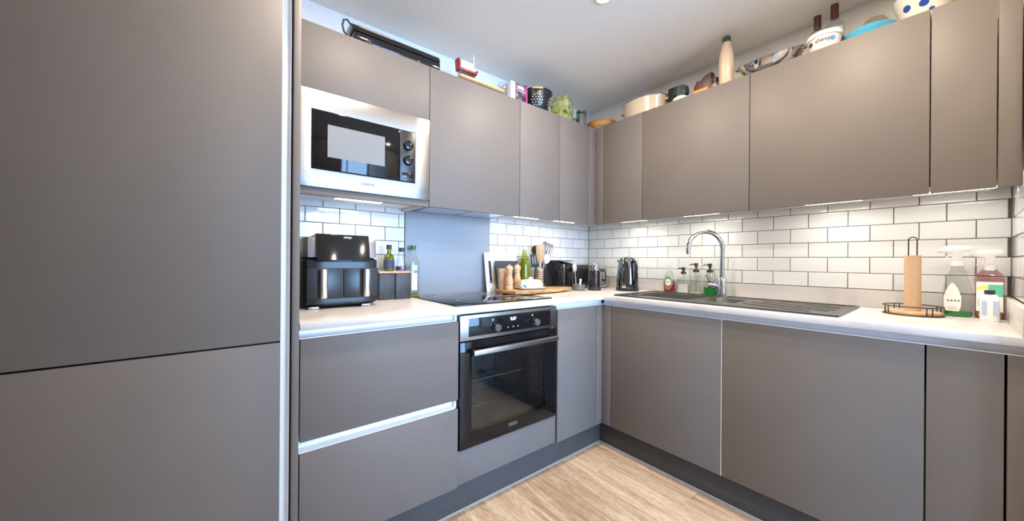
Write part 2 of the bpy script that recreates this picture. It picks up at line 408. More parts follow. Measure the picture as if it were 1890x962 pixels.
# ------------------------------------------------------------------ base cabinets
G = .0016
def rail(x0, x1, z, parent, axis='x', front=D):
    # finger-pull channel: concave aluminium profile set back under the worktop
    prof = [(-front + .030, z + .0315), (-front + .030, z + .014), (-front + .027, z + .008), (-front + .022, z + .005), (-front + .006, z + .0035), (-front + .006, z + .001), (-front + .032, z + .001), (-front + .036, z + .0315)]
    m = MB()
    if axis == 'x': m.prism(prof, 'x', x0, x1)
    else: m.prism([(q[0], q[1]) for q in prof], 'y', x0, x1)
    return m
def base_unit(name, label, x0, x1, axis):
    loc = ((x0 + x1) / 2, -.3, 0) if axis == 'x' else (-.3, (x0 + x1) / 2, 0)
    return thing(name, label, 'cabinet', loc)
def bb(axis, a0, a1, d0, d1, z0, z1):
    return box((a0, d0, z0), (a1, d1, z1)) if axis == 'x' else box((d0, a0, z0), (d1, a1, z1))
# drawer unit
t = base_unit('drawer_unit', 'two-drawer grey base cabinet beside the tall fridge housing', -2.198, -1.604, 'x')
bb('x', -2.196, -1.606, -.02, -D + .037, HK, HW - TK - .001).build('carcass', CARC, t, world=True)
for z0, z1 in ((.529, HD), (HK, .490)):
    bb('x', -2.194, -1.6055, -D, -D + .019, z0, z1).build('drawer_front', FRONT, t, bevel=.0012, world=True)
for z in (HD, .490): rail(-2.196, -1.618, z, t).build('handle_rail', ALU, t, world=True, label='pale aluminium finger-pull rail')
for z in (HD, .490): box((-1.618, -D + .036, z + .001), (-1.607, -D + .014, z + .0315)).build('end_cap', ALU, t, world=True)
# oven housing
t = base_unit('oven_housing', 'grey base cabinet that holds the built-in oven', -1.603, -1.003, 'x')
bb('x', -1.602, -1.585, -.02, -D + .03, HK, HW - TK - .001).build('side_panel', CARC, t, world=True)
bb('x', -1.021, -1.004, -.02, -D + .03, HK, HW - TK - .001).build('side_panel', CARC, t, world=True)
bb('x', -1.585, -1.021, -.02, -D + .03, HK, .29).build('base_board', CARC, t, world=True)
bb('x', -1.603, -1.006, -D + .005, -D + .024, HK + .005, .302).build('front_panel', FRONT, t, bevel=.0012, world=True)
# corner cabinet under the hob run
t = base_unit('corner_base_cabinet', 'narrow grey base cabinet between the oven and the corner', -1.0, -.64, 'x')
bb('x', -.998, -.64, -.02, -D + .037, HK, HW - TK - .001).build('carcass', CARC, t, world=True)
bb('x', -.996, -.668, -D, -D + .019, HK, HD).build('door', FRONT, t, bevel=.0012, world=True)
bb('x', -.664, -D, -D, -D + .019, HK, HD).build('corner_post', FRONT, t, bevel=.0008, world=True)
rail(-1.0, -D + .03, HD, t).build('handle_rail', ALU, t, world=True, label='pale aluminium finger-pull rail')
# run under the sink
t = base_unit('corner_base_cabinet', 'grey corner filler post at the left end of the sink run', -.64, -.675, 'y')
bb('y', -.60, -.673, -.02, -D + .037, HK, HW - TK - .001).build('carcass', CARC, t, world=True)
bb('y', -.612, -.6735, -D, -D + .019, HK, HD).build('corner_post', FRONT, t, bevel=.0008, world=True)
for a, b, lab in ((-.675, -1.2765, 'wide grey base cabinet door under the sink bowls, next to the corner'),
                  (-1.2765, -1.880, 'wide grey base cabinet door under the sink drainer'),
                  (-1.880, -2.031, 'narrow grey pull-out base cabinet under the paper roll stand')):
    t = base_unit('base_cabinet', lab, a, b, 'y')
    for q in (a - .001, b + .017): bb('y', q, q - .016, -.02, -D + .037, HK, HW - TK - .19).build('side_panel', CARC, t, world=True)
    bb('y', a - .017, b + .017, -.02, -D + .037, HK, HK + .016).build('base_board', CARC, t, world=True)
    bb('y', a - .017, b + .017, -.02, -.03, HK + .016, .70).build('back_board', CARC, t, world=True)
    bb('y', a - G - .0005, b + G + .0005, -D, -D + .019, HK, HD).build('door', FRONT, t, bevel=.0012, world=True)
    if b == -1.2765: box((-D - .0003, b + .0023, HK), (-D + .019, b + .0004, HD)).build('edge_strip', ALU, t, world=True)
tag(bb('y', -2.034, L + .001, -D, -.05, HK, HD).build('filler_panel', FRONT, bevel=.0012), 'slim grey filler panel at the far right end of the base units', 'panel')
tag(rail(-.60, L + .002, HD, None, 'y').build('handle_rail', ALU), 'long pale aluminium finger-pull rail under the sink worktop', 'handle rail')
# plinths and floor seal
tag(box((-2.2, -P, .0), (-P, -P + .016, HK - .001)).build('plinth', PLINTH, bevel=.0008), 'grey plinth along the floor below the oven and drawers', 'plinth')
tag(box((-P, -P + .016, .0), (-P + .016, L, HK - .001)).build('plinth', PLINTH, bevel=.0008), 'dark plinth along the floor below the sink cabinets', 'plinth')
SEAL = mat('seal_strip', (0.36, 0.31, 0.27), 0.4)
struct(MB().prism([(-P, 0), (-P - .008, 0), (-P, .005)], 'x', -2.2, -P - .002).build('trim_1', SEAL))
struct(MB().prism([(-P, 0), (-P - .007, 0), (-P, .005)], 'y', -P - .004, L).build('trim_2', SEAL))

# ------------------------------------------------------------------ tall fridge housing
t = thing('fridge_housing', 'tall dark grey fridge housing at the left edge', 'cabinet', (-2.53, -.3, 0))
box((-2.848, -.02, .15), (-2.262, -.588, 2.14)).build('carcass', CARC, t, world=True)
box((-2.848, -D, .871), (-2.2485, -D + .021, 2.14)).build('door', FRONT, t, bevel=.0012, world=True)
box((-2.848, -D, .10), (-2.2485, -D + .021, .8655)).build('door', FRONT, t, bevel=.0012, world=True)
box((-2.848, -D + .021, .862), (-2.2485, -D + .03, .874)).build('gap_strip', DARK, t, world=True)
m = MB().prism([(-2.2475, -D + .002), (-2.2475, -D + .022), (-2.243, -D + .029), (-2.229, -D + .029), (-2.2255, -D + .022), (-2.2255, -D + .002), (-2.2235, -D + .002), (-2.2235, -D + .034), (-2.249, -D + .034), (-2.249, -D + .002)], 'z', .10, 2.14)
m.build('handle_rail', ALU, t, world=True, label='pale vertical aluminium finger-pull rail')
box((-2.2195, -.001, 0), (-2.200, -.632, 2.14)).build('end_panel', FRONT, t, bevel=.0015, world=True)
box((-2.848, -.54, 0), (-2.222, -.56, .098)).build('plinth_board', PLINTH, t, world=True)

# ------------------------------------------------------------------ wall cabinets
def wall_unit(label, a, b, axis, doors, name='wall_cabinet', body=None):
    loc = ((a + b) / 2, -.15, HB) if axis == 'x' else (-.15, (a + b) / 2, HB)
    t = thing(name, label, 'cabinet', loc)
    c0, c1 = body or (a, b)
    s = 1 if c1 > c0 else -1
    bb(axis, c0 + s * .0008, c1 - s * .0008, -.002, -U + .0205, HB + .028, HT - .002).build('carcass', CARC, t, world=True)
    for nm, p, q, z0, z1 in doors:
        e = 1 if q > p else -1
        bb(axis, p + e * G, q - e * G, -U, -U + .019, z0, z1).build(nm, FRONT, t, bevel=.0012, world=True)
    return t
# microwave cabinet: open middle
t = thing('microwave_cabinet', 'grey wall cabinet that holds the built-in microwave', 'cabinet', (-1.905, -.15, HB))
box((-2.198, -.002, HB + .005), (-2.182, -U + .0205, HT - .002)).build('side_panel', CARC, t, world=True)
box((-1.6255, -.002, HB + .005), (-1.6105, -U + .0205, HT - .002)).build('side_panel', CARC, t, world=True)
box((-2.182, -.002, 1.822), (-1.6255, -U + .0205, HT - .002)).build('upper_box', CARC, t, world=True)
box((-2.182, -.002, HB + .022), (-1.6255, -U + .0205, HB + .038)).build('shelf', WHITE, t, world=True)
box((-2.198, -U, 1.8185), (-1.611, -U + .019, HT)).build('door', FRONT, t, bevel=.0012, world=True)
box((-2.198, -U, HB - .003), (-1.611, -U + .019, 1.4215)).build('filler_strip', FRONT, t, bevel=.001, world=True)
hood = wall_unit('wide grey wall cabinet above the hob, right of the microwave', -1.609, -1.0268, 'x', [('door', -1.609, -1.0268, HB, HT)])
wall_unit('medium grey wall cabinet under the black colander', -1.0268, -.6854, 'x', [('door', -1.0268, -.6854, HB, HT)])
wall_unit('grey wall cabinet on the hob side of the inner corner', -.6854, -.32, 'x', [('door', -.6854, -.386, HB, HT), ('corner_post', -.387, -U + .0016, HB, HT)], body=(-.6854, -.003))
wall_unit('narrow grey wall cabinet on the sink side of the inner corner', -U, -.6929, 'y', [('corner_post', -U - .0016 + .0016, -.390, HB, HT), ('door', -.391, -.6929, HB, HT)], body=(-.32, -.6929))
wall_unit('wide grey wall cabinet above the tap and soap bottles', -.6929, -1.2874, 'y', [('door', -.6929, -1.2874, HB, HT)])
wall_unit('wide grey wall cabinet below the steel pan and blue plate', -1.2874, -1.8781, 'y', [('door', -1.2874, -1.8781, HB, HT)])
wall_unit('slim grey wall cabinet next to the right end filler', -1.8781, -2.0271, 'y', [('door', -1.8781, -2.0271, HB, HT)])
tag(bb('y', -2.0287, L + .001, -U, -U + .019, HB, HT).build('filler_panel', FRONT, bevel=.001), 'slim grey filler panel at the right end of the wall cabinets', 'panel')
# cooker hood set in the cabinet above the hob
t = thing('cooker_hood', 'slim built-in cooker hood under the cabinet above the hob', 'cooker hood', (-1.318, -.15, HB))
box((-1.604, -.012, HB + .012), (-1.032, -U + .021, HB + .0275)).build('body', STEEL, t, bevel=.001, world=True)
box((-1.56, -.05, HB + .009), (-1.325, -.27, HB + .012)).build('filter', STEELV, t, world=True)
box((-1.315, -.05, HB + .009), (-1.08, -.27, HB + .012)).build('filter', STEELV, t, world=True)

# under-cabinet lamps (real lamps of the kitchen)
def led(x, y, lab, rot=0.0, z=HB + .028, pw=1.0):
    t = thing('cabinet_lamp', lab, 'lamp', (x, y, z - .012), 'slim lamps under the wall cabinets')
    m = MB().slab([-.11, -.10, .10, .11], [-.03, -.022, .022, .03], lambda i, j: True, .002, .012); m.build('housing', WHITE, t)
    box((-.10, -.022, .0), (.10, .022, .002)).build('lens', LEDE, t)
    t.rotation_euler = (0, 0, rot)
    l = bpy.data.lights.new('lamp_light', 'AREA'); l.shape = 'RECTANGLE'; l.size = .19; l.size_y = .04; l.energy = LED_W * pw; l.color = (1.0, 0.94, 0.84)
    o = bpy.data.objects.new('lamp_light', l); COL.objects.link(o); o.location = (0, 0, -.003); o.parent = t
led(-1.905, -.20, 'slim white lamp under the microwave cabinet', z=HB + .022, pw=.4)
led(-.86, -.20, 'slim white lamp under the cabinet over the chopping boards', pw=.3)
led(-.50, -.20, 'slim white lamp under the corner cabinet over the coffee machine', pw=.5)
led(-.19, -.54, 'slim white lamp under the corner cabinet over the kettle', R(90))
led(-.19, -.99, 'slim white lamp under the cabinet over the tap', R(90))
led(-.19, -1.93, 'slim white lamp under the slim cabinet at the right end', R(90), pw=.35)
led(-.19, -1.58, 'slim white lamp under the cabinet over the sink drainer', R(90))

# ceiling downlights
def downlight(x, y, lab):
    t = thing('ceiling_downlight', lab, 'ceiling light', (x, y, HC - .006), 'recessed ceiling downlights')
    MB().lathe([(.030, .0059), (.030, .003), (.033, 0), (.043, .0015), (.045, .0059)], seg=32, caps=False).build('trim_ring', WHITE, t)
    MB().lathe([(.0005, .001), (.029, .001), (.029, .005), (.0005, .005)], seg=28, caps=False).build('lens', LAMPE, t)
    l = bpy.data.lights.new('downlight_light', 'AREA'); l.shape = 'DISK'; l.size = .06; l.energy = LAMP_W; l.color = (1.0, 0.84, 0.66)
    o = bpy.data.objects.new('downlight_light', l); COL.objects.link(o); o.location = (0, 0, -.004); o.parent = t
for x, y, lab in ((-1.003, -.900, 'bright recessed downlight in the ceiling above the kitchen floor'),
                  (-1.95, -.90, 'recessed downlight in the ceiling in front of the microwave'),
                  (-.86, -1.70, 'recessed downlight in the ceiling in front of the sink drainer'),
                  (-1.95, -2.15, 'recessed downlight in the ceiling near the added baffle wall')):
    downlight(x, y, lab)

# ------------------------------------------------------------------ built-in microwave
MESHW = mat('microwave_window', (0.17, 0.175, 0.18), 0.35, metal=0.0, var=0.05, scale=200)
INK = mat('grey_print', (0.42, 0.42, 0.42), 0.5); INKD = mat('dark_print', (0.03, 0.03, 0.035), 0.4); INKW = mat('white_print', (0.8, 0.8, 0.8), 0.5)
t = thing('built_in_microwave', 'built-in microwave with steel frame and black glass door', 'microwave', (-1.9045, -.18, 1.4235))
fx = [-2.1955, -2.1235, -1.6865, -1.6135]; fz = [1.4235, 1.4965, 1.7385, 1.8165]
MB().slab(fx, fz, lambda i, j: not (i == 1 and j == 1), -.3285, -.3185, axes='xzy').build('frame', STEEL, t, bevel=.0012, world=True, label='brushed steel surround')
box((-2.178, -.05, 1.436), (-1.630, -.3184, 1.805)).build('body', DARK, t, world=True)
dr = box((-2.121, -.3186, 1.499), (-1.7655, -.334, 1.736)).build('door', BGLASS, t, bevel=.002, world=True)
box((-2.066, -.3338, 1.551), (-1.833, -.3348, 1.684)).build('window', MESHW, dr, world=True, label='pale grey mesh window')
cp = box((-1.7635, -.3186, 1.499), (-1.6885, -.3335, 1.736)).build('control_panel', BPLAS, t, bevel=.002, world=True)
for z in (1.667, 1.597):
    k = MB().cyl((-1.725, -.3335, z), (-1.725, -.352, z), .0235, .021, seg=28).build('knob', BGLOSS, cp, bevel=.0015, world=True)
    m = MB()
    for q in range(11):
        a = R(-140 + 28 * q); m.cyl((-1.725 + .031 * math.sin(a), -.3334, z + .031 * math.cos(a)), (-1.725 + .031 * math.sin(a), -.3341, z + .031 * math.cos(a)), .0013, seg=6)
    m.build('dial_marks', INK, cp, world=True)
box((-1.753, -.3335, 1.517), (-1.700, -.3352, 1.539)).build('door_button', BGLOSS, cp, bevel=.001, world=True)
text('logo', 'ZANUSSI', .0145, (-1.905, -.3290, 1.4605), FACE_A, INKD, t, bold=.0004)

# ------------------------------------------------------------------ built-in oven
SCREEN = mat('display_glow', (0.1, 0.2, 0.3), 0.3, emit=(0.55, 0.85, 1.0), est=3.0)
ENAMEL = mat('oven_enamel', (0.20, 0.20, 0.205), 0.25, var=0.3, scale=7)
OX0, OX1, OY = -1.600, -1.012, -D - .004
t = thing('built_in_oven', 'built-in electric oven with steel control panel and black glass door', 'oven', (-1.306, -.32, .303))
pn = box((OX0, -.5835, .7775), (OX1, OY, .889)).build('control_panel', STEEL, t, bevel=.0012, world=True)
box((-1.5575, OY + .002, .7935), (-1.0575, OY - .0012, .874)).build('fascia', BGLASS, pn, bevel=.0006, world=True)
for x in (-1.415, -1.172):
    MB().cyl((x, OY - .001, .822), (x, OY - .006, .822), .0235, seg=28).build('knob_collar', BGLOSS, pn, world=True)
    MB().lathe([(.019, 0), (.0185, .018), (.0165, .022), (.0005, .022)], seg=28).build('knob', CHROME, pn)
    k = [o for o in pn.children if o.name.startswith('knob') and 'collar' not in o.name][-1]
    k.rotation_euler = (R(90), 0, 0); k.location = Vector((x, OY - .006 - .011, .822)) - WL[pn.name]
    box((x - .018, OY - .0012, .853), (x - .009, OY - .0016, .861)).build('symbol', INK, pn, world=True)
box((-1.352, OY - .0012, .836), (-1.262, OY - .0016, .866)).build('display', BGLOSS, pn, world=True)
text('clock_digits', '9:57', .021, (-1.309, OY - .0019, .851), FACE_A, SCREEN, pn, bold=.0005)
for x in (-1.340, -1.308, -1.279): MB().lathe([(.0035, 0), (.0035, .0005)], seg=8).build('touch_symbol', INK, pn).__setattr__('rotation_euler', (R(90), 0, 0))
for o, x in zip([o for o in pn.children if o.name.startswith('touch_symbol')], (-1.340, -1.308, -1.279)): o.location = Vector((x, OY - .0015, .8135)) - WL[pn.name]
GX0, GX1, GZ0, GZ1 = -1.541, -1.090, .372, .706
dx = [OX0, GX0, GX1, OX1]; dz = [.3055, GZ0, GZ1, .7725]
dr = MB().slab(dx, dz, lambda i, j: not (i == 1 and j == 1), -D - .006, -D + .022, axes='xzy').build('door', BGLASS, t, bevel=.001, world=True)
box((GX0 - .0005, -D - .0058, GZ0 - .0005), (GX1 + .0005, -D - .002, GZ1 + .0005)).build('glass', OVGLASS, dr, world=True, label='see-through door glass')
MB().prism([(-.642, .7175), (-.660, .7175), (-.662, .720), (-.662, .738), (-.659, .741), (-.642, .741)], 'x', -1.556, -1.042).build('handle', STEEL, dr, bevel=.001, world=True, label='flat steel bar handle')
for x in (-1.545, -1.065): box((x, -D - .006, .721), (x + .013, -.643, .738)).build('handle_bracket', BPLAS, dr, world=True)
box((-1.333, -D - .006, .3375), (-1.281, -D - .0066, .3535)).build('badge', STEEL, dr, world=True)
text('logo', 'ZANUSSI', .0125, (-1.307, -D - .0068, .3455), FACE_A, INKD, dr, extrude=.0002)
m = MB(); cx0, cx1, cz0, cz1, cyb, cyf = -1.555, -1.070, .345, .730, -.13, -.585
v = [(cx0, cyf, cz0), (cx1, cyf, cz0), (cx1, cyf, cz1), (cx0, cyf, cz1), (cx0, cyb, cz0), (cx1, cyb, cz0), (cx1, cyb, cz1), (cx0, cyb, cz1)]
m.add(v, [(0, 4, 5, 1), (3, 2, 6, 7), (0, 3, 7, 4), (1, 5, 6, 2), (4, 7, 6, 5)]); cav = m.build('cavity', ENAMEL, t, world=True)
for z in (.575, .455):
    m = MB()
    for y in (-.56, -.16): m.tube([(cx0 + .012, y, z), (cx1 - .012, y, z)], .0032, 8)
    for q in range(15):
        x = cx0 + .03 + q * (cx1 - cx0 - .06) / 14; m.tube([(x, -.56, z), (x, -.16, z)], .0014, 6)
    m.build('wire_rack', CHROME, t, world=True)
m = MB()
for x in (cx0 + .004, cx1 - .004):
    for z in (.42, .455, .49, .535, .575, .62): m.tube([(x, -.56, z + .004), (x, -.16, z + .004)], .0022, 6)
    for y in (-.55, -.17): m.tube([(x, y, .40), (x, y, .66)], .0022, 6)
m.build('rack_guides', CHROME, t, world=True)

# ------------------------------------------------------------------ hob
HX0, HX1, HY0, HY1, HZ = -1.590, -.992, -.562, -.085, HW + .006
t = thing('induction_hob', 'flat black glass hob set in the worktop above the oven', 'hob', (-1.291, -.32, HW))
box((HX0, HY0, HW + .0002), (HX1, HY1, HZ)).build('glass', BGLASS, t, bevel=.0015, world=True)
def ringm(cx, cy, r, z, wd=.0012, seg=48):
    return MB().lathe([(r - wd, 0), (r - wd, .0003), (r + wd, .0003), (r + wd, 0)], (cx, cy, z), seg, caps=False)
for x, y, r in ((-1.43, -.20, .085), (-1.15, -.20, .07), (-1.43, -.42, .07), (-1.15, -.40, .085)): ringm(x, y, r, HZ + .0001).build('cooking_zone', INK, t, world=True)
m = MB()
for q in range(9): m.box((-1.10 + q * .011, -.548, HZ), (-1.094 + q * .011, -.542, HZ + .0004))
for q in range(4): m.box((-1.095 + q * .024, -.533, HZ), (-1.087 + q * .024, -.526, HZ + .0004))
m.build('touch_controls', INKW, t, world=True)

# ------------------------------------------------------------------ sink and tap
t = thing('kitchen_sink', 'dark grey inset sink with one and a half bowls and drainer', 'sink', (-.325, -1.16, HW))
sx = [-.568, -.556, -.46, -.41, -.225, -.155, -.094, -.085]; sy = [-1.665, -1.653, -1.255, -1.10, -1.05, -.72, -.672, -.66]
def fills(i, j):
    x = (sx[i] + sx[i + 1]) / 2; y = (sy[j] + sy[j + 1]) / 2
    return not ((-.46 < x < -.155 and -1.05 < y < -.72) or (-.41 < x < -.225 and -1.255 < y < -1.10))
MB().slab(sx, sy, fills, HW + .0002, HW + .0045).build('deck', SINKM, t, bevel=.001, seg=1, world=True)
MB().slab([sx[0], sx[1], sx[-2], sx[-1]], [sy[0], sy[1], sy[-2], sy[-1]], lambda i, j: not (i == 1 and j == 1), HW + .004, HW + .0085).build('rim', SINKM, t, bevel=.0015, world=True)
def bowl(x0, x1, y0, y1, dp):
    zt, zb = HW + .0044, HW - dp; k = .012; m = MB()
    o_ = [(x0, y0), (x1, y0), (x1, y1), (x0, y1)]; i_ = [(x0 + k, y0 + k), (x1 - k, y0 + k), (x1 - k, y1 - k), (x0 + k, y1 - k)]
    v = [(*q, zt) for q in o_] + [(*q, zb) for q in i_] + [(q[0] + (.003 if q[0] > (x0 + x1) / 2 else -.003), q[1] + (.003 if q[1] > (y0 + y1) / 2 else -.003), zt) for q in o_] + [(q[0], q[1], zb - .004) for q in i_]
    fs = [(4, 5, 6, 7), (15, 14, 13, 12)]
    for a in range(4):
        b = (a + 1) % 4; fs += [(a, b, 4 + b, 4 + a), (8 + b, 8 + a, 12 + a, 12 + b), (a, 8 + a, 8 + b, b)]
    m.add(v, fs); bo = m.build('bowl', SINKM, t, bevel=.004, seg=2, world=True)
    MB().lathe([(.0005, .002), (.022, .002), (.036, .0035), (.036, .0002)], ((x0 + x1) / 2, (y0 + y1) / 2, zb), 24, caps=False).build('drain', CHROME, bo, world=True)
bowl(-.46, -.155, -1.05, -.72, .165); bowl(-.41, -.225, -1.255, -1.10, .11)
for a, b in (((-.40, -1.29), (-.49, -1.56)), ((-.30, -1.30), (-.42, -1.61)), ((-.21, -1.32), (-.34, -1.62)), ((-.15, -1.38), (-.25, -1.62)), ((-.12, -1.47), (-.16, -1.62))):
    a3, b3 = Vector((*a, 0)), Vector((*b, 0)); d = (b3 - a3).normalized(); n = Vector((-d.y, d.x, 0)) * .0035
    m = MB(); v = []
    for z, e in ((HW + .0044, 1.0), (HW + .0075, .5)): v += [((p + s_ * n * e).x, (p + s_ * n * e).y, z) for p, s_ in ((a3, -1), (b3, -1), (b3, 1), (a3, 1))]
    m.add(v, [(0, 3, 2, 1), (4, 5, 6, 7), (0, 1, 5, 4), (1, 2, 6, 5), (2, 3, 7, 6), (3, 0, 4, 7)]); m.build('drainer_rib', SINKM, t, world=True)
TX, TY, TZ = -.125, -1.093, HW + .0046
t = thing('mixer_tap', 'chrome swan-neck mixer tap behind the sink', 'tap', (TX, TY, TZ))
MB().lathe([(.0005, 0), (.029, 0), (.029, .004), (.0255, .008), (.0245, .105), (.021, .110), (.0005, .110)], seg=32, caps=False).build('body', CHROME, t)
dv = Vector((-.74, .67, 0)); ra = .098; path = [(0, 0, .10), (0, 0, .20), (0, 0, .283)]
for k in range(1, 19):
    a = math.pi * k / 18 * 1.04; c_ = ra - ra * math.cos(a); path.append((dv.x * c_, dv.y * c_, .283 + ra * math.sin(a)))
e = Vector(path[-1]); path.append(tuple(e + Vector((-dv.x * .003, -dv.y * .003, -.022))))
MB().tube(path, .0125, 16).build('spout', CHROME, t)
hv = Vector((-.45, .89, 0)).normalized()
hd = MB().cyl(hv * .018 + Vector((0, 0, .062)), hv * .072 + Vector((0, 0, .062)), .0165, seg=24).build('handle', CHROME, t, bevel=.002)
MB().cyl(hv * .060 + Vector((0, 0, .070)), hv * .082 + Vector((0, 0, .128)), .004, .0035, seg=10).build('lever', DCHROME, hd, world=False)
lv = [o for o in hd.children][-1]; lv.location = lv.location - hd.location

# ------------------------------------------------------------------ things on the worktop, hob side
t = thing('air_fryer', 'black two-basket air fryer with steel handles on the worktop', 'air fryer', (-1.995, -.175, HW))
TITAN = brushed('grey_steel', (0.46, 0.44, 0.43), 0.32, (20, 1, 1), 0.15)
def rbox(x0, x1, y0, y1, z0, z1, r=.02, pw=6, seg=40, prof=None):
    a, b = (x1 - x0) / 2, (y1 - y0) / 2; m = MB()
    pr_ = prof or [(1 - .03 / a * .5, 0), (1, .012), (1, (z1 - z0) - .012), (1 - .03 / a * .5, z1 - z0)]
    m.lathe([(p[0], p[1]) for p in pr_], ((x0 + x1) / 2, (y0 + y1) / 2, z0), seg, a, b, pw); return m
rbox(-.148, .150, -.135, .135, .010, .215, pw=9).build('body', BPLAS, t, bevel=0)
rbox(-.145, .147, -.131, .132, .2155, .298, pw=9, prof=[(1, 0), (1, .072), (.975, .0825)]).build('upper_shell', TITAN, t)
MB().prism([(-.131, .196), (-.168, .200), (-.166, .205), (-.142, .312), (-.131, .314), (.10, .304), (.10, .2985), (-.131, .2985)], 'x', -.108, .100).build('control_panel', BGLOSS, t, bevel=.004)
text('logo', 'NINJA', .012, (.012, -.1462, .300), (R(77), 0, 0), INKW, t, world=False)
for x0, x1, hx in ((-.140, -.0055, -.083), (-.0025, .142, .084)):
    b = box((x0, -.142, .042), (x1, -.128, .170)).build('basket', BPLAS, t, bevel=.003)
    box((hx - .022, -.1425, .048), (hx - .008, -.139, .166)).build('grip_recess', DARK, b, world=False)
    rc = b.children[-1]; rc.location = rc.location - b.location
    h = rbox(hx - .013, hx + .015, -.178, -.140, .047, .166, pw=3.5, seg=24, prof=[(.9, 0), (1, .006), (1, .113), (.9, .119)]).build('handle', STEELV, b)
    h.location = h.location - b.location
for x in (-.112, .095):
    for y in (-.115, .11): box((x - .02, y - .012, .0), (x + .02, y + .012, .0105)).build('foot', TITAN, t, bevel=.002)
m = MB()
for q in range(14): m.box((-.075 + q * .010, -.1358, .016), (-.069 + q * .010, -.132, .026))
m.build('vent_slots', DARK, t)

SLATE = mat('slate_black', (0.035, 0.037, 0.042), 0.5, var=0.3, scale=25)
t = thing('storage_box', 'small slate-black double box with pale wooden lid beside the air fryer', 'box', (-1.702, -.078, HW))
box((-.084, -.044, 0), (-.003, .044, .134)).build('compartment', SLATE, t, bevel=.002)
box((.001, -.046, 0), (.083, .044, .136)).build('compartment', SLATE, t, bevel=.002)
box((-.087, -.048, .1365), (.087, .046, .148)).build('lid', BEECH, t, bevel=.002)
LZ = HW + .1482
OLIVEOIL = liquid('olive_oil', (0.42, 0.36, 0.02), 0.35); CAPD = mat('dark_cap', (0.03, 0.03, 0.035), 0.35); LABD = mat('navy_label', (0.06, 0.07, 0.11), 0.6)
CAPG = mat('green_cap', (0.03, 0.14, 0.05), 0.4); LABC = mat('cream_label', (0.62, 0.62, 0.50), 0.7); PINK = mat('pink_print', (0.75, 0.25, 0.45), 0.6)
def bottle(label, x, y, z, prof, glass, liq=None, fill=0, cap=None, capmat=CAPD, lab=None, labmat=LABD, ex=1, ey=1, power=2, name='bottle', cat='bottle', rot=0, seg=32, group=None, capname='cap'):
    t = thing(name, label, cat, (x, y, z), group)
    b = MB().lathe(prof, (0, 0, 0), seg, ex, ey, power, rot, caps=False).build('glass' if glass in (GLASS, GLASSG) else 'body', glass, t)
    if liq:
        pr_ = []
        for (r, h), nxt in zip(prof, prof[1:] + [None]):
            if h <= fill: pr_.append((max(r - .0016, .0004), max(h, .003)))
            if nxt and h <= fill < nxt[1]:
                k = (fill - h) / (nxt[1] - h); pr_.append((r + (nxt[0] - r) * k - .0016, fill))
        pr_.append((.0004, fill)); MB().lathe(pr_, (0, 0, 0), seg, ex, ey, power, rot, caps=False).build('liquid', liq, t)
    if cap: MB().lathe(cap, (0, 0, 0), 24).build(capname, capmat, t, smooth=50)
    if lab:
        z0, z1, r = lab[:3]; MB().lathe([(r, z0), (r, z1)], (0, 0, 0), seg, ex, ey, power, rot, caps=False).build('label', labmat, t)
    return t
bottle('small bottle of yellow-green olive oil on the wooden box lid', -1.722, -.078, LZ, [(.0005, 0), (.026, 0), (.0275, .004), (.0275, .068), (.022, .082), (.0115, .092), (.0105, .118)], GLASSG, OLIVEOIL, .108, [(.0005, .112), (.0135, .112), (.0135, .138), (.0005, .138)], CAPD, (.012, .058, .0279))
t = bottle('small clear bottle with navy cap and label on the wooden box lid', -1.655, -.078, LZ, [(.0005, 0), (.026, 0), (.0275, .004), (.0275, .050), (.020, .075), (.011, .090), (.0105, .108)], GLASS, None, 0, [(.0005, .102), (.0135, .102), (.0135, .124), (.0005, .124)], CAPD, (.004, .024, .0279))
MB().cyl((-.004, -.0279, .016), (-.004, -.0289, .016), .008, seg=14).build('label_spot', PINK, t)
t = bottle('tall clear square bottle with green cap at the back of the hob', -1.578, -.052, HW, [(.0005, 0), (.028, 0), (.030, .004), (.030, .195), (.026, .215), (.014, .235), (.0125, .268)], GLASS, OLIVEOIL, .018, [(.0005, .262), (.015, .262), (.015, .288), (.0005, .288)], CAPG, None, ex=1, ey=1, power=4, seg=40)
box((-.020, -.0312, .150), (.012, -.0302, .178)).build('label', LABC, t); box((-.020, -.0312, .04), (.012, -.0302, .135)).build('label', INKW, t)

# chopping boards leaning on the upstand
def lean(name, label, x, y, z, wd, ht, th, ang, m_, hole=None):
    t = thing(name, label, 'chopping board', (x, y, z)); s_ = MB()
    if hole:
        hx0, hx1, hz0, hz1 = hole; s_.slab([-wd / 2, hx0, hx1, wd / 2], [0, hz0, hz1, ht], lambda i, j: not (i == 1 and j == 1), 0, th, axes='xzy')
    else: s_.box((-wd / 2, 0, 0), (wd / 2, th, ht))
    s_.build('panel', m_, t, bevel=.0025); t.rotation_euler = (R(-ang), 0, 0); return t
lean('chopping_board', 'white plastic chopping board with a slot handle leaning on the tiles', -.952, -.072, HW + .002, .270, .262, .008, 9.5, WHITE, (-.105, -.085, .06, .205))
lean('chopping_board', 'black chopping board leaning on the white board', -.925, -.0935, HW + .0075, .195, .20, .008, 7.5, mat('charcoal_board', (0.035, 0.035, 0.038), 0.5), None)
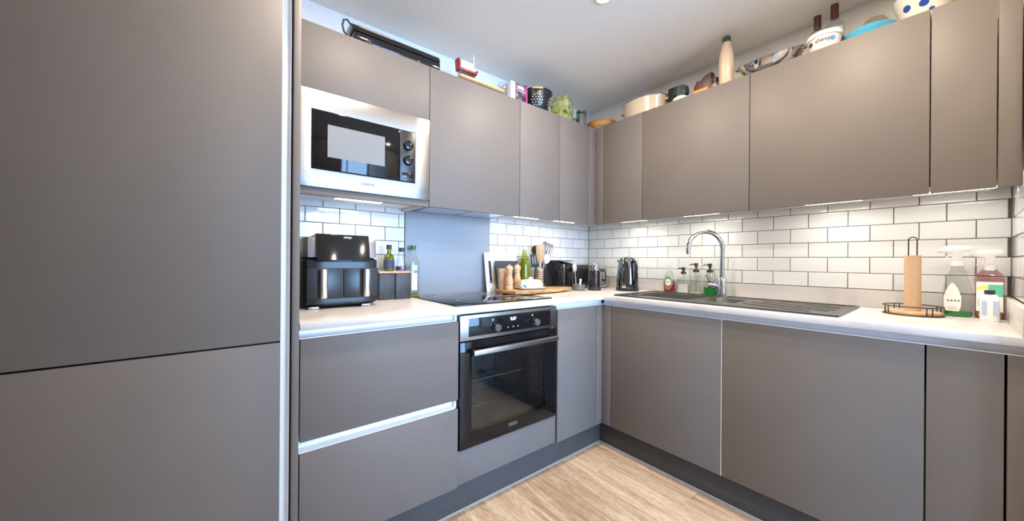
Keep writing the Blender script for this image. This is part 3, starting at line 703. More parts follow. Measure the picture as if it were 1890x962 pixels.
# olive wood board, resting on the hob edge
BZ = HZ + .0006
pts = [(-1.068, -.125), (-1.088, -.24), (-1.075, -.345), (-.98, -.365), (-.86, -.352), (-.72, -.345), (-.60, -.318), (-.525, -.29), (-.512, -.245), (-.57, -.205), (-.68, -.14), (-.82, -.125), (-.95, -.105)]
tag(MB().prism(pts, 'z', BZ, BZ + .021).build('serving_board', OLIVE, bevel=.004), 'rustic olive-wood serving board overlapping the hob edge', 'serving board')
BT = BZ + .0215
MILL = [(.0005, 0), (.0255, 0), (.0265, .004), (.0265, .020), (.0235, .026), (.0255, .034), (.0265, .050), (.023, .070), (.0185, .092), (.019, .108), (.0215, .114), (.019, .117), (.0205, .122), (.0245, .134), (.0235, .146), (.016, .156), (.006, .159), (.0005, .159)]
def mill(label, x, y, s_):
    t = thing('pepper_mill', label, 'pepper mill', (x, y, BT), 'wooden mills on the serving board')
    MB().lathe([(r * s_, h * s_) for r, h in MILL[:12]] + [(.0005, .117 * s_)], seg=32, caps=False).build('body', BEECH, t)
    MB().lathe([(.0005, .1172 * s_)] + [(r * s_, h * s_) for r, h in MILL[11:]], seg=32, caps=False).build('head', BEECH, t)
    MB().sphere((0, 0, .163 * s_), .0055).build('knob', CHROME, t)
mill('wooden pepper mill standing nearest the hob, in front of the canister', -1.036, -.235, .94); mill('shorter wooden pepper mill beside the green oil bottle', -.915, -.165, .95)
t = thing('wooden_canister', 'straight wooden canister behind the pepper mills', 'canister', (-1.036, -.166, BT))
MB().lathe([(.0005, 0), (.027, 0), (.028, .003), (.028, .098), (.0005, .098)], seg=32, caps=False).build('body', BEECH, t)
MB().lathe([(.0005, .0985), (.0285, .0985), (.0285, .124), (.026, .128), (.0005, .128)], seg=32, caps=False).build('lid', BEECH, t)
bottle('tall green bottle of olive oil with a clear neck behind the board', -.772, -.066, HW, [(.0005, 0), (.040, 0), (.042, .005), (.042, .175), (.036, .215), (.018, .245), (.0145, .262), (.0145, .292)], GLASSG, OLIVEOIL, .225, [(.0005, .285), (.016, .285), (.016, .306), (.0005, .306)], mat('clear_cap', (0.7, 0.72, 0.72), 0.2), None)
CERAM = mat('white_ceramic', (0.66, 0.66, 0.65), 0.12, var=0.02, coat=0.5)
def speckle():
    m, nt, b = new_mat('blue_speckled_ceramic'); f, _ = noise(nt, 60, 2)
    nt.links.new(ramp(nt, f, [(0.36, (0.10, 0.16, 0.30)), (0.42, (0.64, 0.64, 0.64))]), b.inputs['Base Color']); b.inputs['Roughness'].default_value = .12; return m
t = thing('butter_dish', 'white butter dish with blue speckles on the serving board', 'butter dish', (-.885, -.262, BT))
MB().lathe([(.0005, 0), (.075, 0), (.098, .008), (.100, .012), (.090, .011), (.0005, .009)], (0, 0, 0), 36, 1, .62, 4, caps=False).build('dish', CERAM, t)
MB().lathe([(.078, .0115), (.080, .016), (.079, .034), (.070, .050), (.045, .060), (.0005, .064)], (0, 0, 0), 36, 1, .60, 3.2, caps=False).build('lid', speckle(), t)
MB().sphere((0, 0, .069), .009, ex=1.6, ez=.8).build('knob', CERAM, t)
t.rotation_euler = (0, 0, R(-14))
t = thing('small_bowl', 'small white bowl with green rim behind the butter dish', 'bowl', (-.850, -.163, BT))
MB().lathe([(.0005, 0), (.018, 0), (.030, .030), (.033, .050), (.031, .050), (.027, .028), (.0005, .006)], seg=28, caps=False).build('body', CERAM, t)
MB().lathe([(.0335, .0502), (.0335, .054), (.0305, .054), (.0305, .0502), (.0335, .0502)], seg=28, caps=False).build('rim', mat('green_glaze', (0.22, 0.32, 0.10), 0.3), t)

# utensil pot and utensils
UX, UY = -.652, -.088
t = thing('utensil_pot', 'perforated steel utensil pot behind the serving board', 'utensil pot', (UX, UY, HW))
pr_ = [(.0005, 0), (.044, 0), (.045, .003), (.045, .150), (.0462, .152), (.045, .154), (.0435, .152), (.0435, .006), (.0005, .005)]
MB().lathe(pr_, seg=36, caps=False).build('pot', STEELV, t)
m = MB()
for q in range(6):
    for k in range(7):
        a = R(-125 + (q - 2.5) * 13 + 12); z = .028 + k * .0165
        c = Vector((math.cos(a) * .0452, math.sin(a) * .0452, z)); n = Vector((math.cos(a), math.sin(a), 0)); m.cyl(c - n * .001, c + n * .0004, .0036, seg=10)
m.build('perforations', DARK, t)['kind'] = 'stuff'
NYLON = mat('black_nylon', (0.03, 0.03, 0.032), 0.4, var=.2); GREYN = mat('grey_nylon', (0.13, 0.13, 0.13), 0.4, var=.2)
def utensil(name, label, dx, dy, tilt_x, tilt_y, ln, headfn, m_h, m_head, yawd=35):
    t = thing(name, label, 'utensil', (UX + dx, UY + dy, HW + .010), 'utensils in the steel pot')
    MB().tube([(0, 0, 0), (0, 0, ln * .5), (0, 0, ln)], [.0055, .0055, .0045], 10, flat=.6).build('handle', m_h, t)
    headfn(ln).build('head', m_head, t, bevel=.0008)
    t.rotation_mode = 'XYZ'
    t.rotation_euler = (Matrix.Rotation(R(tilt_x), 3, 'X') @ Matrix.Rotation(R(tilt_y), 3, 'Y') @ Matrix.Rotation(R(-yawd), 3, 'Z')).to_euler(); return t
def h_slot(w_, h_, n):
    def fn(ln):
        m = MB(); xs_ = [-w_ / 2]
        for k in range(n): a = -w_ / 2 + w_ * (k + .7) / (n + .4); xs_ += [a, a + w_ / (n + .4) * .45]
        xs_.append(w_ / 2); zs_ = [ln - .01, ln + h_ * .18, ln + h_ * .82, ln + h_]
        return m.slab(xs_, zs_, lambda i, j: not (j == 1 and i % 2 == 1), -.0015, .0015, axes='xzy')
    return fn
def h_oval(a, b, th=.004):
    def fn(ln):
        return MB().prism([(a * math.cos(2 * math.pi * k / 24), ln + b * .9 + b * math.sin(2 * math.pi * k / 24)) for k in range(24)], 'y', -th / 2, th / 2)
    return fn
def h_spat(w_, h_):
    def fn(ln): return MB().prism([(-.006, ln - .015), (.006, ln - .015), (w_ / 2, ln + h_ * .35), (w_ / 2, ln + h_), (-w_ / 2, ln + h_ * .94), (-w_ / 2, ln + h_ * .35)], 'y', -.0022, .0022)
    return fn
utensil('slotted_spoon', 'black slotted spoon leaning left in the steel pot', -.012, .004, 2, -9, .165, h_slot(.055, .085, 3), NYLON, NYLON)
utensil('wooden_spatula', 'wide wooden spatula in the middle of the steel pot', -.004, -.029, 2, -4, .19, h_spat(.060, .125), BEECH, BEECH)
utensil('ladle', 'black spoon head sticking up behind the wooden spatula', .022, .030, 1, -7, .245, h_oval(.030, .034, .012), NYLON, NYLON)
utensil('cooking_tongs', 'dark grey tongs standing upright right of the wooden spatula', .020, .003, 2, 5, .215, h_spat(.028, .125), GREYN, GREYN)
utensil('fish_slice', 'large grey fish slice leaning right in the steel pot', -.029, .022, 2, 23, .240, h_slot(.075, .115, 4), NYLON, GREYN)
utensil('steel_serving_spoon', 'short steel spoon leaning right below the fish slice', -.022, -.012, 4, 18, .190, h_oval(.027, .036, .006), STEELV, STEELV)

# coffee machine, spoon bowl, press, toaster, kettle
t = thing('coffee_machine', 'black coffee machine with chrome trims in the corner', 'coffee machine', (-.462, -.115, HW))
MB().prism([(-.075, .003), (.085, .003), (.085, .195), (.05, .205), (-.02, .200), (-.06, .190), (-.075, .16)], 'x', -.070, .070).build('body', BGLOSS, t, bevel=.006)
for x in (-.045, .045): box((x - .004, -.084, .012), (x + .004, -.0745, .185)).build('trim_bar', CHROME, t, bevel=.002)
box((-.060, -.070, .2035), (.062, .06, .2135)).build('top_tray', GREYN, t, bevel=.003)
box((-.062, -.094, .0), (.062, -.076, .022)).build('drip_tray', BPLAS, t, bevel=.003)
m = MB()
for q in range(6):
    for k in range(3): m.cyl((.004 + k * .011, -.0748, .05 + q * .02), (.004 + k * .011, -.0766, .05 + q * .02), .0026, seg=8)
m.build('indicator_dots', CHROME, t)
MB().cyl((.02, -.075, .150), (.02, -.10, .150), .016, .013, seg=20).build('spout', DCHROME, t)
t = thing('pinch_bowl', 'low black dish in front of the coffee machine', 'bowl', (-.452, -.285, HW))
MB().lathe([(.0005, 0), (.040, 0), (.044, .004), (.0455, .042), (.0425, .042), (.040, .008), (.0005, .006)], seg=32, caps=False).build('dish', GREYN, t)
t = thing('ceramic_spoon', 'small white ceramic spoon leaning in the low black dish', 'spoon', (-.448, -.290, HW + .008))
MB().tube([(0, 0, .006), (.010, .004, .03), (.020, .008, .058)], [.010, .0065, .007], 12).build('handle', CERAM, t); MB().sphere((.021, .0085, .064), .009).build('tip', CERAM, t)
t = thing('measuring_spoon', 'long grey measuring spoon standing in the low black dish', 'spoon', (-.462, -.272, HW + .008))
MB().tube([(0, 0, .004), (.006, .012, .07), (.012, .024, .125)], .0028, 8).build('handle', STEELV, t); MB().sphere((.015, .028, .150), .024, ex=.85, ey=.35, ez=1.25).build('head', mat('pale_grey_plastic', (0.45, 0.44, 0.43), 0.35), t)
t = thing('coffee_press', 'glass coffee press full of dark coffee with chrome frame', 'coffee press', (-.340, -.335, HW))
MB().lathe([(.0005, 0), (.046, 0), (.047, .004), (.047, .014), (.042, .018), (.0005, .018)], seg=32, caps=False).build('base', BPLAS, t)
MB().lathe([(.0005, .019), (.038, .019), (.0385, .140), (.0005, .140)], seg=32, caps=False).build('coffee', mat('black_coffee', (0.012, 0.009, 0.008), 0.15), t)
MB().lathe([(.0395, .018), (.0395, .172)], seg=32, caps=False).build('beaker', GLASS, t)
for a in (60, 150, 240, 330): MB().tube([(math.cos(R(a)) * .042, math.sin(R(a)) * .042, .012), (math.cos(R(a)) * .042, math.sin(R(a)) * .042, .165)], .0026, 8).build('frame_bar', CHROME, t)
MB().lathe([(.0412, .145), (.0435, .145), (.0435, .153), (.0412, .153), (.0412, .145)], seg=32, caps=False).build('frame_ring', CHROME, t)
MB().lathe([(.0005, .1725), (.041, .1725), (.041, .178), (.012, .186), (.010, .192), (.0005, .192)], seg=32, caps=False).build('lid', CHROME, t)
MB().tube([(.036, -.028, .150), (.058, -.045, .148), (.064, -.050, .10), (.058, -.045, .045), (.036, -.028, .040)], .006, 10).build('handle', BPLAS, t)
t = thing('toaster', 'chrome-ended black toaster near the tiled corner', 'toaster', (-.172, -.150, HW))
x0, x1, y0, y1 = -.075, .075, -.118, .122
MB().prism([(x0, .022), (x0, .150), (x0 + .02, .176), (x1 - .02, .176), (x1, .150), (x1, .022)], 'y', y0 + .012, y1).build('body', BPLAS, t, bevel=.006)
ec = MB().prism([(x0 - .001, .012), (x0 - .001, .152), (x0 + .02, .180), (x1 - .02, .180), (x1 + .001, .152), (x1 + .001, .012)], 'y', y0, y0 + .0115).build('end_cap', CHROME, t, bevel=.004)
box((.008, y0 - .0008, .045), (.013, y0 + .002, .150)).build('lever_slot', DARK, t); box((-.003, y0 - .022, .128), (.024, y0 - .001, .140)).build('lever', BPLAS, t, bevel=.003)
MB().cyl((.032, y0 - .014, .062), (.032, y0 - .0005, .062), .011, seg=20).build('dial', BPLAS, t, bevel=.001)
box((x0 + .004, y0 + .004, 0), (x1 - .004, y1 - .004, .0215)).build('base', GREYN, t, bevel=.003)
for x in (-.032, .012): box((x, -.08, .1755), (x + .022, .09, .1775)).build('bread_slot', DARK, t)
t = thing('kettle', 'dark polished steel kettle on the worktop left of the sink', 'kettle', (-.170, -.492, HW))
MB().lathe([(.0005, 0), (.076, 0), (.078, .004), (.078, .020), (.0005, .020)], seg=40, caps=False).build('base', BPLAS, t)
MB().lathe([(.074, .0205), (.075, .03), (.072, .10), (.066, .16), (.060, .205), (.054, .222), (.0005, .222)], seg=40, caps=False).build('body', DCHROME, t)
MB().lathe([(.0005, .2225), (.050, .2225), (.046, .232), (.030, .238), (.0005, .240)], seg=32, caps=False).build('lid', DCHROME, t)
MB().prism([(.055, .175), (.082, .218), (.060, .218), (.045, .19)], 'x', -.014, .014).build('spout', DCHROME, t, bevel=.003)
MB().tube([(-.018, -.050, .212), (-.030, -.080, .206), (-.036, -.094, .165), (-.035, -.094, .10), (-.030, -.082, .055), (-.026, -.068, .042)], .009, 12, flat=1.3).build('handle', BGLOSS, t)
box((-.0775, -.034, .026), (-.0755, -.012, .034)).build('badge', INKW, t)

# ------------------------------------------------------------------ things behind the sink
REDL = liquid('red_soap', (0.55, 0.012, 0.02), .25); GRNL = liquid('green_soap', (0.01, 0.36, 0.05), .3); CRML = liquid('cream_soap', (0.72, 0.66, 0.48), .15); WHTL = liquid('white_soap', (0.78, 0.77, 0.74), .1)
BX = -.0500
t = bottle('dish soap bottle of red liquid with a green and white label', BX, -.735, HW, [(.0005, 0), (.034, 0), (.037, .006), (.038, .06), (.033, .105), (.020, .140), (.013, .150), (.012, .160)], PLASC, REDL, .078, [(.0005, .158), (.014, .158), (.013, .174), (.006, .178), (.006, .186), (.0005, .186)], mat('grey_cap', (0.55, 0.55, 0.56), 0.35), None, ex=.68, name='dish_soap_bottle')
GRNLAB = mat('green_label', (0.10, 0.26, 0.10), .5); WLAB = mat('white_label', (0.80, 0.79, 0.77), .5); REDLAB = mat('red_print', (0.65, 0.05, 0.06), .5)
def ovallab(t, y, z, a, b, x, m_, nm='label', th=.0008, top=1.0):
    pts_ = []
    for k in range(28):
        an = 2 * math.pi * k / 28; s_ = math.sin(an); pts_.append((y + a * math.cos(an), z + b * (s_ * (top if s_ > 0 else 1))))
    return MB().prism(pts_, 'x', x, x - th).build(nm, m_, t)
ovallab(t, -.008, .062, .027, .046, -.0268, GRNLAB); ovallab(t, -.008, .070, .020, .022, -.0277, WLAB); ovallab(t, -.008, .038, .014, .009, -.0277, REDLAB)
box((-.0286, -.022, .068), (-.0290, .006, .073)).build('label_print', REDLAB, t)
STK = mat('dark_pump', (0.10, 0.095, 0.09), 0.25, metal=.8)
def dispenser(label, y, hw, hh, neck, liq, fill, total, ex=.62, pw=4, grp='soap dispensers behind the sink'):
    t = bottle(label, BX, y, HW, [(.0005, 0), (hw - .002, 0), (hw, .004), (hw, hh), (hw * .8, hh + .012), (neck, hh + .022), (neck, hh + .032)], GLASS, liq, fill, [(.0005, hh + .028), (neck + .003, hh + .028), (neck + .003, hh + .042), (.006, hh + .045), (.006, total - .024), (.011, total - .022), (.011, total), (.0005, total)], STK, None, ex=ex, power=pw, name='soap_dispenser', cat='soap dispenser', group=grp, seg=40, capname='pump')
    MB().tube([(0, 0, total - .008), (-.012, .022, total - .007), (-.018, .034, total - .014)], [.0045, .0038, .003], 10).build('nozzle', STK, t)
    MB().cyl((0, 0, .006), (0, 0, hh + .028), .0028, seg=8).build('dip_tube', PLASC, t); return t
dispenser('soap dispenser of white liquid with a black pump', -.832, .034, .100, .013, WHTL, .062, .172)
dispenser('tall soap dispenser nearly empty with a little cream liquid', -.912, .037, .115, .016, CRML, .014, .200, pw=2.4, ex=.66)
dispenser('soap dispenser of bright green liquid next to the tap', -.995, .036, .115, .016, GRNL, .050, .198, pw=2.4, ex=.66)
t = thing('glass_tumbler', 'small clear tumbler of pale green liquid behind the tap', 'glass', (BX, -1.056, HW))
MB().lathe([(.0005, 0), (.020, 0), (.0215, .004), (.0225, .075), (.0215, .075), (.0205, .006), (.0005, .005)], seg=28, caps=False).build('glass', GLASS, t)
MB().lathe([(.0005, .006), (.0195, .006), (.0200, .030), (.0005, .030)], seg=28, caps=False).build('liquid', liquid('pale_green', (0.45, 0.72, 0.52), .4), t)

# paper roll stand and core
RX, RY = -.205, -1.832
t = thing('paper_roll_stand', 'black wire paper roll stand with round wooden base', 'paper roll stand', (RX, RY, HW))
MB().lathe([(.0005, .004), (.078, .004), (.080, .007), (.080, .013), (.078, .016), (.0005, .016)], seg=48, caps=False).build('base', BEECH, t)
def circ(r, z, n=48): return [(r * math.cos(2 * math.pi * k / n), r * math.sin(2 * math.pi * k / n), z) for k in range(n)]
MB().tube(circ(.083, .0022), .0022, 8, closed=True).build('lower_ring', BMETAL, t); MB().tube(circ(.083, .036), .0022, 8, closed=True).build('upper_ring', BMETAL, t)
for a in (0, 90, 180, 270):
    for d_ in (-6, 6): an = R(a + 35 + d_); MB().tube([(.083 * math.cos(an), .083 * math.sin(an), .002), (.083 * math.cos(an), .083 * math.sin(an), .036)], .0018, 8).build('post', BMETAL, t)
lp = [(0, -.0115, .016), (0, -.0115, .303)] + [(0, -.0115 * math.cos(math.pi * k / 8), .303 + .0115 * math.sin(math.pi * k / 8)) for k in range(1, 8)] + [(0, .0115, .303), (0, .0115, .016)]
MB().tube(lp, .0021, 8).build('centre_loop', BMETAL, t)
CARD = mat('brown_cardboard', (0.50, 0.34, 0.21), 0.8, var=.05, scale=40)
tag(MB().lathe([(.0205, .0165), (.0238, .0165), (.0238, .240), (.0205, .240), (.0205, .0165)], (RX, RY, HW), 36, caps=False).build('cardboard_core', CARD), 'brown cardboard core standing on the wire paper roll stand', 'cardboard tube')

# spray bottles by the end wall
def spray(label, x, y, prof, liq, fill, ex, glass=PLASC, headz=.19, m_head=WHITE, pw=2.6, hs=1.0):
    t = bottle(label, x, y, HW, prof, glass, liq, fill, [(.0005, headz - .022), (.0165, headz - .022), (.0165, headz), (.0005, headz)], m_head, None, ex=ex, power=pw, name='spray_bottle', cat='spray bottle', group='spray bottles by the end wall', seg=40, capname='collar')
    h = MB(); z = headz
    h.prism([(-.034 * hs, z + .050), (-.030 * hs, z + .056), (.028 * hs, z + .058), (.040 * hs, z + .044), (.040 * hs, z + .030), (.014 * hs, z + .028), (.012 * hs, z + .001), (-.012 * hs, z + .001), (-.014 * hs, z + .034), (-.034 * hs, z + .034)], 'x', -.011, .011)
    h.build('spray_head', m_head, t, bevel=.004)
    MB().prism([(.018 * hs, z + .027), (.024 * hs, z + .027), (.034 * hs, z - .002), (.030 * hs, z - .010), (.026 * hs, z - .002)], 'x', -.006, .006).build('trigger', m_head, t, bevel=.0015)
    MB().cyl((0, .040 * hs, z + .037), (0, .050 * hs, z + .037), .007, seg=12).build('nozzle', m_head, t)
    return t
BARE = mat('barcode_print', (0.10, 0.10, 0.11), .6)
HEADC = mat('translucent_white', (0.82, 0.82, 0.81), 0.3)
t = spray('clear spray bottle with green liquid and white pointed label', -.125, -1.945, [(.0005, 0), (.034, 0), (.037, .006), (.037, .080), (.035, .115), (.027, .155), (.017, .185), (.0150, .205)], GRNL, .022, .62, headz=.222, m_head=HEADC)
pts_ = [(-.016, .030), (.016, .030), (.021, .05), (.022, .085), (.014, .118), (.003, .140), (-.003, .140), (-.014, .118), (-.022, .085), (-.021, .05)]
MB().prism([(p[0] + .012, p[1] - .008) for p in pts_], 'x', -.0235, -.0245).build('label', WLAB, t)
for q in range(4): box((-.0247, .025 - q * .0085, .060), (-.0251, .020 - q * .0085, .066)).build('label_print', BARE, t)
for q in range(6): box((-.0247, .022 - q * .0040, .026), (-.0251, .0205 - q * .0040, .040)).build('label_print', INK, t)
PINKB = thin_glass('pink_plastic', (0.86, 0.62, 0.64), .35)
t = spray('pink spray bottle with white and green label in the corner', -.105, -2.021, [(.0005, 0), (.031, 0), (.034, .006), (.034, .150), (.031, .168), (.020, .180), (.0150, .190)], liquid('amber_liquid', (0.50, 0.38, 0.05), .3), .022, .72, glass=PINKB, headz=.205, m_head=HEADC, pw=5, hs=.92)
box((-.0246, -.030, .028), (-.0254, .031, .140)).build('label', WLAB, t)
box((-.0256, -.030, .085), (-.0260, .004, .130)).build('label_print', mat('mint_print', (0.10, 0.50, 0.32), .5), t)
MB().prism([(.032, .118), (.010, .128), (.004, .118), (.030, .108)], 'x', -.0256, -.0259).build('label_print', mat('yellow_print', (0.75, 0.72, 0.10), .5), t)
box((-.0256, .006, .045), (-.0259, .028, .075)).build('label_print', mat('pale_blue_print', (0.45, 0.65, 0.75), .5), t)
t = thing('white_bottle', 'small white bottle with black cap in front of the pink spray', 'bottle', (-.205, -2.018, HW))
MB().lathe([(.0005, 0), (.021, 0), (.0225, .004), (.0225, .082), (.017, .094), (.012, .097), (.0005, .097)], (0, 0, 0), 36, .8, 1, 4, caps=False).build('body', WHITE, t)
MB().lathe([(.0005, .0972), (.0125, .0972), (.0125, .112), (.0005, .112)], seg=24, caps=False).build('cap', CAPD, t)
for y in (.0125, -.0125): box((-.0182, y - .006, .022), (-.0190, y + .006, .074)).build('label_band', mat('pale_blue_label', (0.42, 0.50, 0.68), .5), t)

# ------------------------------------------------------------------ things on top of the wall cabinets
T0 = HT - .0015
t = thing('electric_grill', 'long glossy black electric grill lying on the microwave cabinet', 'electric grill', (-1.755, -.215, T0))
MB().prism([(-.092, .003), (.092, .003), (.095, .012), (.095, .040), (-.095, .040), (-.095, .012)], 'x', -.205, .205).build('base', BGLOSS, t, bevel=.004)
MB().prism([(-.095, .044), (.095, .044), (.095, .060), (.070, .092), (.02, .102), (-.045, .098), (-.085, .072)], 'x', -.210, .208).build('lid', BGLOSS, t, bevel=.006)
MB().prism([(-.0915, .064), (-.0895, .064), (-.066, .0855), (-.070, .0855)], 'x', -.185, -.04).build('trim', mat('copper_trim', (0.72, 0.50, 0.40), 0.25, metal=.8), t)
MB().tube([(-.200, -.04, .085), (-.222, -.045, .105), (-.238, -.05, .095), (-.243, -.05, .070), (-.236, -.048, .045), (-.212, -.04, .030), (-.200, -.03, .028)], .0042, 10).build('cable', BPLAS, t)
t = thing('wooden_tray', 'long pale wooden tray overhanging the cabinet above the hob', 'tray', (-1.300, -.235, T0))
MB().prism([(-.095, .006), (-.080, .0), (.090, .0), (.09, .014), (-.076, .014), (-.090, .022), (-.098, .020)], 'x', -.145, .145).build('panel', WOODL, t, bevel=.003)
REDP = mat('red_plastic', (0.36, 0.012, 0.02), .35)
t = thing('model_boat', 'small red and white model boat on the wooden tray', 'model boat', (-1.340, -.215, T0 + .0145))
MB().prism([(-.058, .086), (.060, .086), (.068, .112), (.058, .112), (.053, .099), (-.048, .099), (-.056, .146), (-.064, .147)], 'y', -.022, .022).build('hull', REDP, t, bevel=.003)
box((-.046, -.018, .0995), (.040, .018, .143)).build('cabin', CERAM, t, bevel=.002)
MB().cyl((.044, 0, .104), (.050, 0, .205), .006, .004, seg=10).build('mast', CERAM, t)
box((-.052, -.016, 0), (.052, .016, .0855)).build('stand', thin_glass('clear_stand', (0.80, 0.82, 0.80), .5), t, bevel=.002)
t = thing('glass_dish', 'low clear glass dish on the wooden tray', 'dish', (-1.238, -.225, T0 + .0145))
MB().lathe([(.0005, 0), (.034, 0), (.044, .036), (.046, .036), (.037, .001)], seg=28, caps=False).build('bowl', GLASS, t)
MB().lathe([(.045, .034), (.0475, .034), (.0475, .038), (.045, .038), (.045, .034)], seg=28, caps=False).build('rim', mat('silver_rim', (0.5, 0.5, 0.5), .2, metal=.6), t)
t = thing('figurine', 'tiny white figurine with an orange tip on the tray end', 'figurine', (-1.178, -.250, T0 + .0145))
MB().lathe([(.0005, 0), (.014, 0), (.016, .012), (.012, .026), (.009, .034), (.0005, .040)], seg=20, caps=False).build('body', CERAM, t); MB().lathe([(.006, .0385), (.007, .046), (.0005, .052)], seg=14).build('tip', mat('orange_glaze', (0.70, 0.25, 0.06), .4), t)
t = thing('glass_tumbler', 'clear glass tumbler on the cabinet between tray and carton', 'glass', (-1.098, -.235, T0))
MB().lathe([(.0005, 0), (.026, 0), (.028, .005), (.031, .110), (.0295, .110), (.0265, .008), (.0005, .007)], seg=28, caps=False).build('glass', GLASS, t)
t = thing('food_carton', 'dark patterned carton with white side and pink edge beside the colander', 'carton', (-1.000, -.215, T0))
def patt(name, cols, scale=30):
    m, nt, b = new_mat(name); f, _ = noise(nt, scale, 4)
    n = len(cols); nt.links.new(ramp(nt, f, [(.32 + .36 * k / (n - 1), tuple(.6 * q for q in c)) for k, c in enumerate(cols)]), b.inputs['Base Color']); b.inputs['Roughness'].default_value = .45; return m
box((-.066, -.060, 0), (-.032, .05, .128)).build('white_side', CERAM, t, bevel=.001)
box((-.0315, -.060, 0), (.054, .05, .128)).build('printed_body', patt('dark_print_carton', [(0.03, 0.02, 0.03), (0.10, 0.05, 0.08), (0.25, 0.25, 0.30), (0.10, 0.18, 0.25)], 25), t, bevel=.001)
box((.0545, -.061, 0), (.066, .051, .137)).build('pink_edge', mat('magenta_card', (0.40, 0.02, 0.15), .45), t, bevel=.001)
box((-.012, -.0605, .095), (.034, -.0615, .112)).build('label', WLAB, t); box((-.020, -.0605, .080), (.046, -.0615, .086)).build('label_print', PINK, t)
MB().tube([(-.028, -.01, .128), (-.018, -.01, .146), (.006, -.01, .150), (.030, -.01, .144), (.046, -.01, .128)], [.006, .010, .012, .010, .006], 10).build('handle', NYLON, t)
t = thing('colander', 'black metal colander with round holes and wooden handle', 'colander', (-.790, -.195, T0))
MB().lathe([(.0005, .004), (.050, .004), (.070, .018), (.090, .055), (.103, .110), (.107, .145), (.110, .147), (.110, .150), (.104, .150), (.100, .112), (.087, .058), (.067, .022), (.048, .009), (.0005, .008)], seg=44, caps=False).build('bowl', BPLAS, t)
MB().lathe([(.046, 0), (.050, 0), (.050, .006), (.046, .006), (.046, 0)], seg=32, caps=False).build('foot_ring', BPLAS, t)
vd = Vector((-.67, -.74, 0)).normalized(); m = MB()
for ac in (-127, -55, -200):
    for q in range(19):
        rr_, an = (0, 0) if q == 0 else ((.0175, q * 60) if q < 7 else (.034, q * 30))
        u_, v_ = rr_ * math.cos(R(an)), rr_ * math.sin(R(an)); z = .078 + v_
        rad = .090 + (z - .055) * (.013 / .055) + .0006; a = R(ac) + u_ / rad
        n = Vector((math.cos(a), math.sin(a), 0)); c = n * rad + Vector((0, 0, z)); m.cyl(c - n * .003, c + n * .0006, .0036, seg=10)
m.build('holes', mat('hole_light', (0.62, 0.60, 0.56), .6), t)['kind'] = 'stuff'
a = R(-127); MB().tube([(math.cos(a + d_) * .116, math.sin(a + d_) * .116, .143) for d_ in (-.28, -.14, 0, .14, .28)], .0085, 10, flat=.8).build('handle', BEECH, t)
t = thing('tea_tin', 'square yellow-green printed tea tin with red base', 'tin', (-.560, -.215, T0))
box((-.062, -.062, .022), (.062, .062, .150)).build('body', patt('green_print_tin', [(0.10, 0.12, 0.03), (0.45, 0.48, 0.12), (0.62, 0.62, 0.28), (0.72, 0.70, 0.42)], 28), t, bevel=.003)
box((-.063, -.063, .1505), (.063, .063, .176)).build('lid', patt('green_print_lid', [(0.25, 0.27, 0.06), (0.60, 0.60, 0.25)], 40), t, bevel=.003)
box((-.0625, -.0625, 0), (.0625, .0625, .0215)).build('base_band', mat('red_band', (0.55, 0.08, 0.03), .4), t, bevel=.002)
t.rotation_euler = (0, 0, R(20))
t = thing('storage_jar', 'round glass jar with purple and dark contents near the corner', 'jar', (-.355, -.215, T0))
MB().lathe([(.0005, .006), (.037, .006), (.037, .122), (.0005, .122)], seg=32, caps=False).build('contents', patt('purple_contents', [(0.30, 0.34, 0.28), (0.20, 0.24, 0.20), (0.06, 0.04, 0.10)], 40), t)
MB().lathe([(.0005, 0), (.038, 0), (.040, .004), (.040, .125), (.034, .136)], seg=32, caps=False).build('glass', GLASS, t)
MB().lathe([(.0005, .128), (.037, .1365), (.038, .150), (.0005, .152)], seg=32, caps=False).build('lid', mat('dark_green_lid', (0.10, 0.14, 0.11), .3), t)
t = thing('dark_tub', 'small dark tub between the tea tin and the glass jar', 'tub', (-.445, -.232, T0))
MB().lathe([(.0005, 0), (.024, 0), (.027, .05), (.0005, .05)], seg=24, caps=False).build('body', BPLAS, t); MB().lathe([(.0005, .0505), (.029, .0505), (.029, .062), (.0005, .064)], seg=24, caps=False).build('lid', CAPD, t)

t = thing('woven_basket', 'shallow brown woven basket on the corner cabinet', 'basket', (-.225, -.300, T0))
MB().lathe([(.0005, 0), (.070, 0), (.090, .030), (.104, .056), (.106, .060), (.101, .060), (.086, .032), (.066, .006), (.0005, .005)], seg=40, caps=False).build('bowl', RATTAN, t)
MB().tube(circ(.1035, .060, 40), .0045, 8, closed=True).build('rim', RATTAN, t)
CREAM = mat('cream_enamel', (0.56, 0.45, 0.32), .18, var=.03, coat=.5)
t = thing('casserole_dish', 'cream enamel casserole with side handles on the wall cabinet', 'casserole', (-.190, -.640, T0))
MB().lathe([(.0005, 0), (.108, 0), (.122, .008), (.126, .10), (.128, .108), (.122, .108), (.116, .014), (.0005, .010)], seg=52, ex=.95, ey=1.22, caps=False).build('body', CREAM, t)
MB().lathe([(.1285, .1082), (.1285, .113), (.1215, .113), (.1215, .1082), (.1285, .1082)], seg=52, ex=.95, ey=1.22, caps=False).build('rim', mat('dark_rim', (0.10, 0.09, 0.08), .3), t)
for s_ in (1, -1): MB().tube([(-.032, s_ * .148, .078), (-.024, s_ * .176, .082), (.024, s_ * .176, .082), (.032, s_ * .148, .078)], .0075, 10).build('handle', CREAM, t)
tag(box((-.235, -.815, T0), (-.165, -.872, T0 + .125)).build('black_box', BPLAS, bevel=.002), 'plain black box behind the snow globe', 'box')
t = thing('snow_globe', 'glass snow globe with a tiny white house inside', 'snow globe', (-.252, -.905, T0))
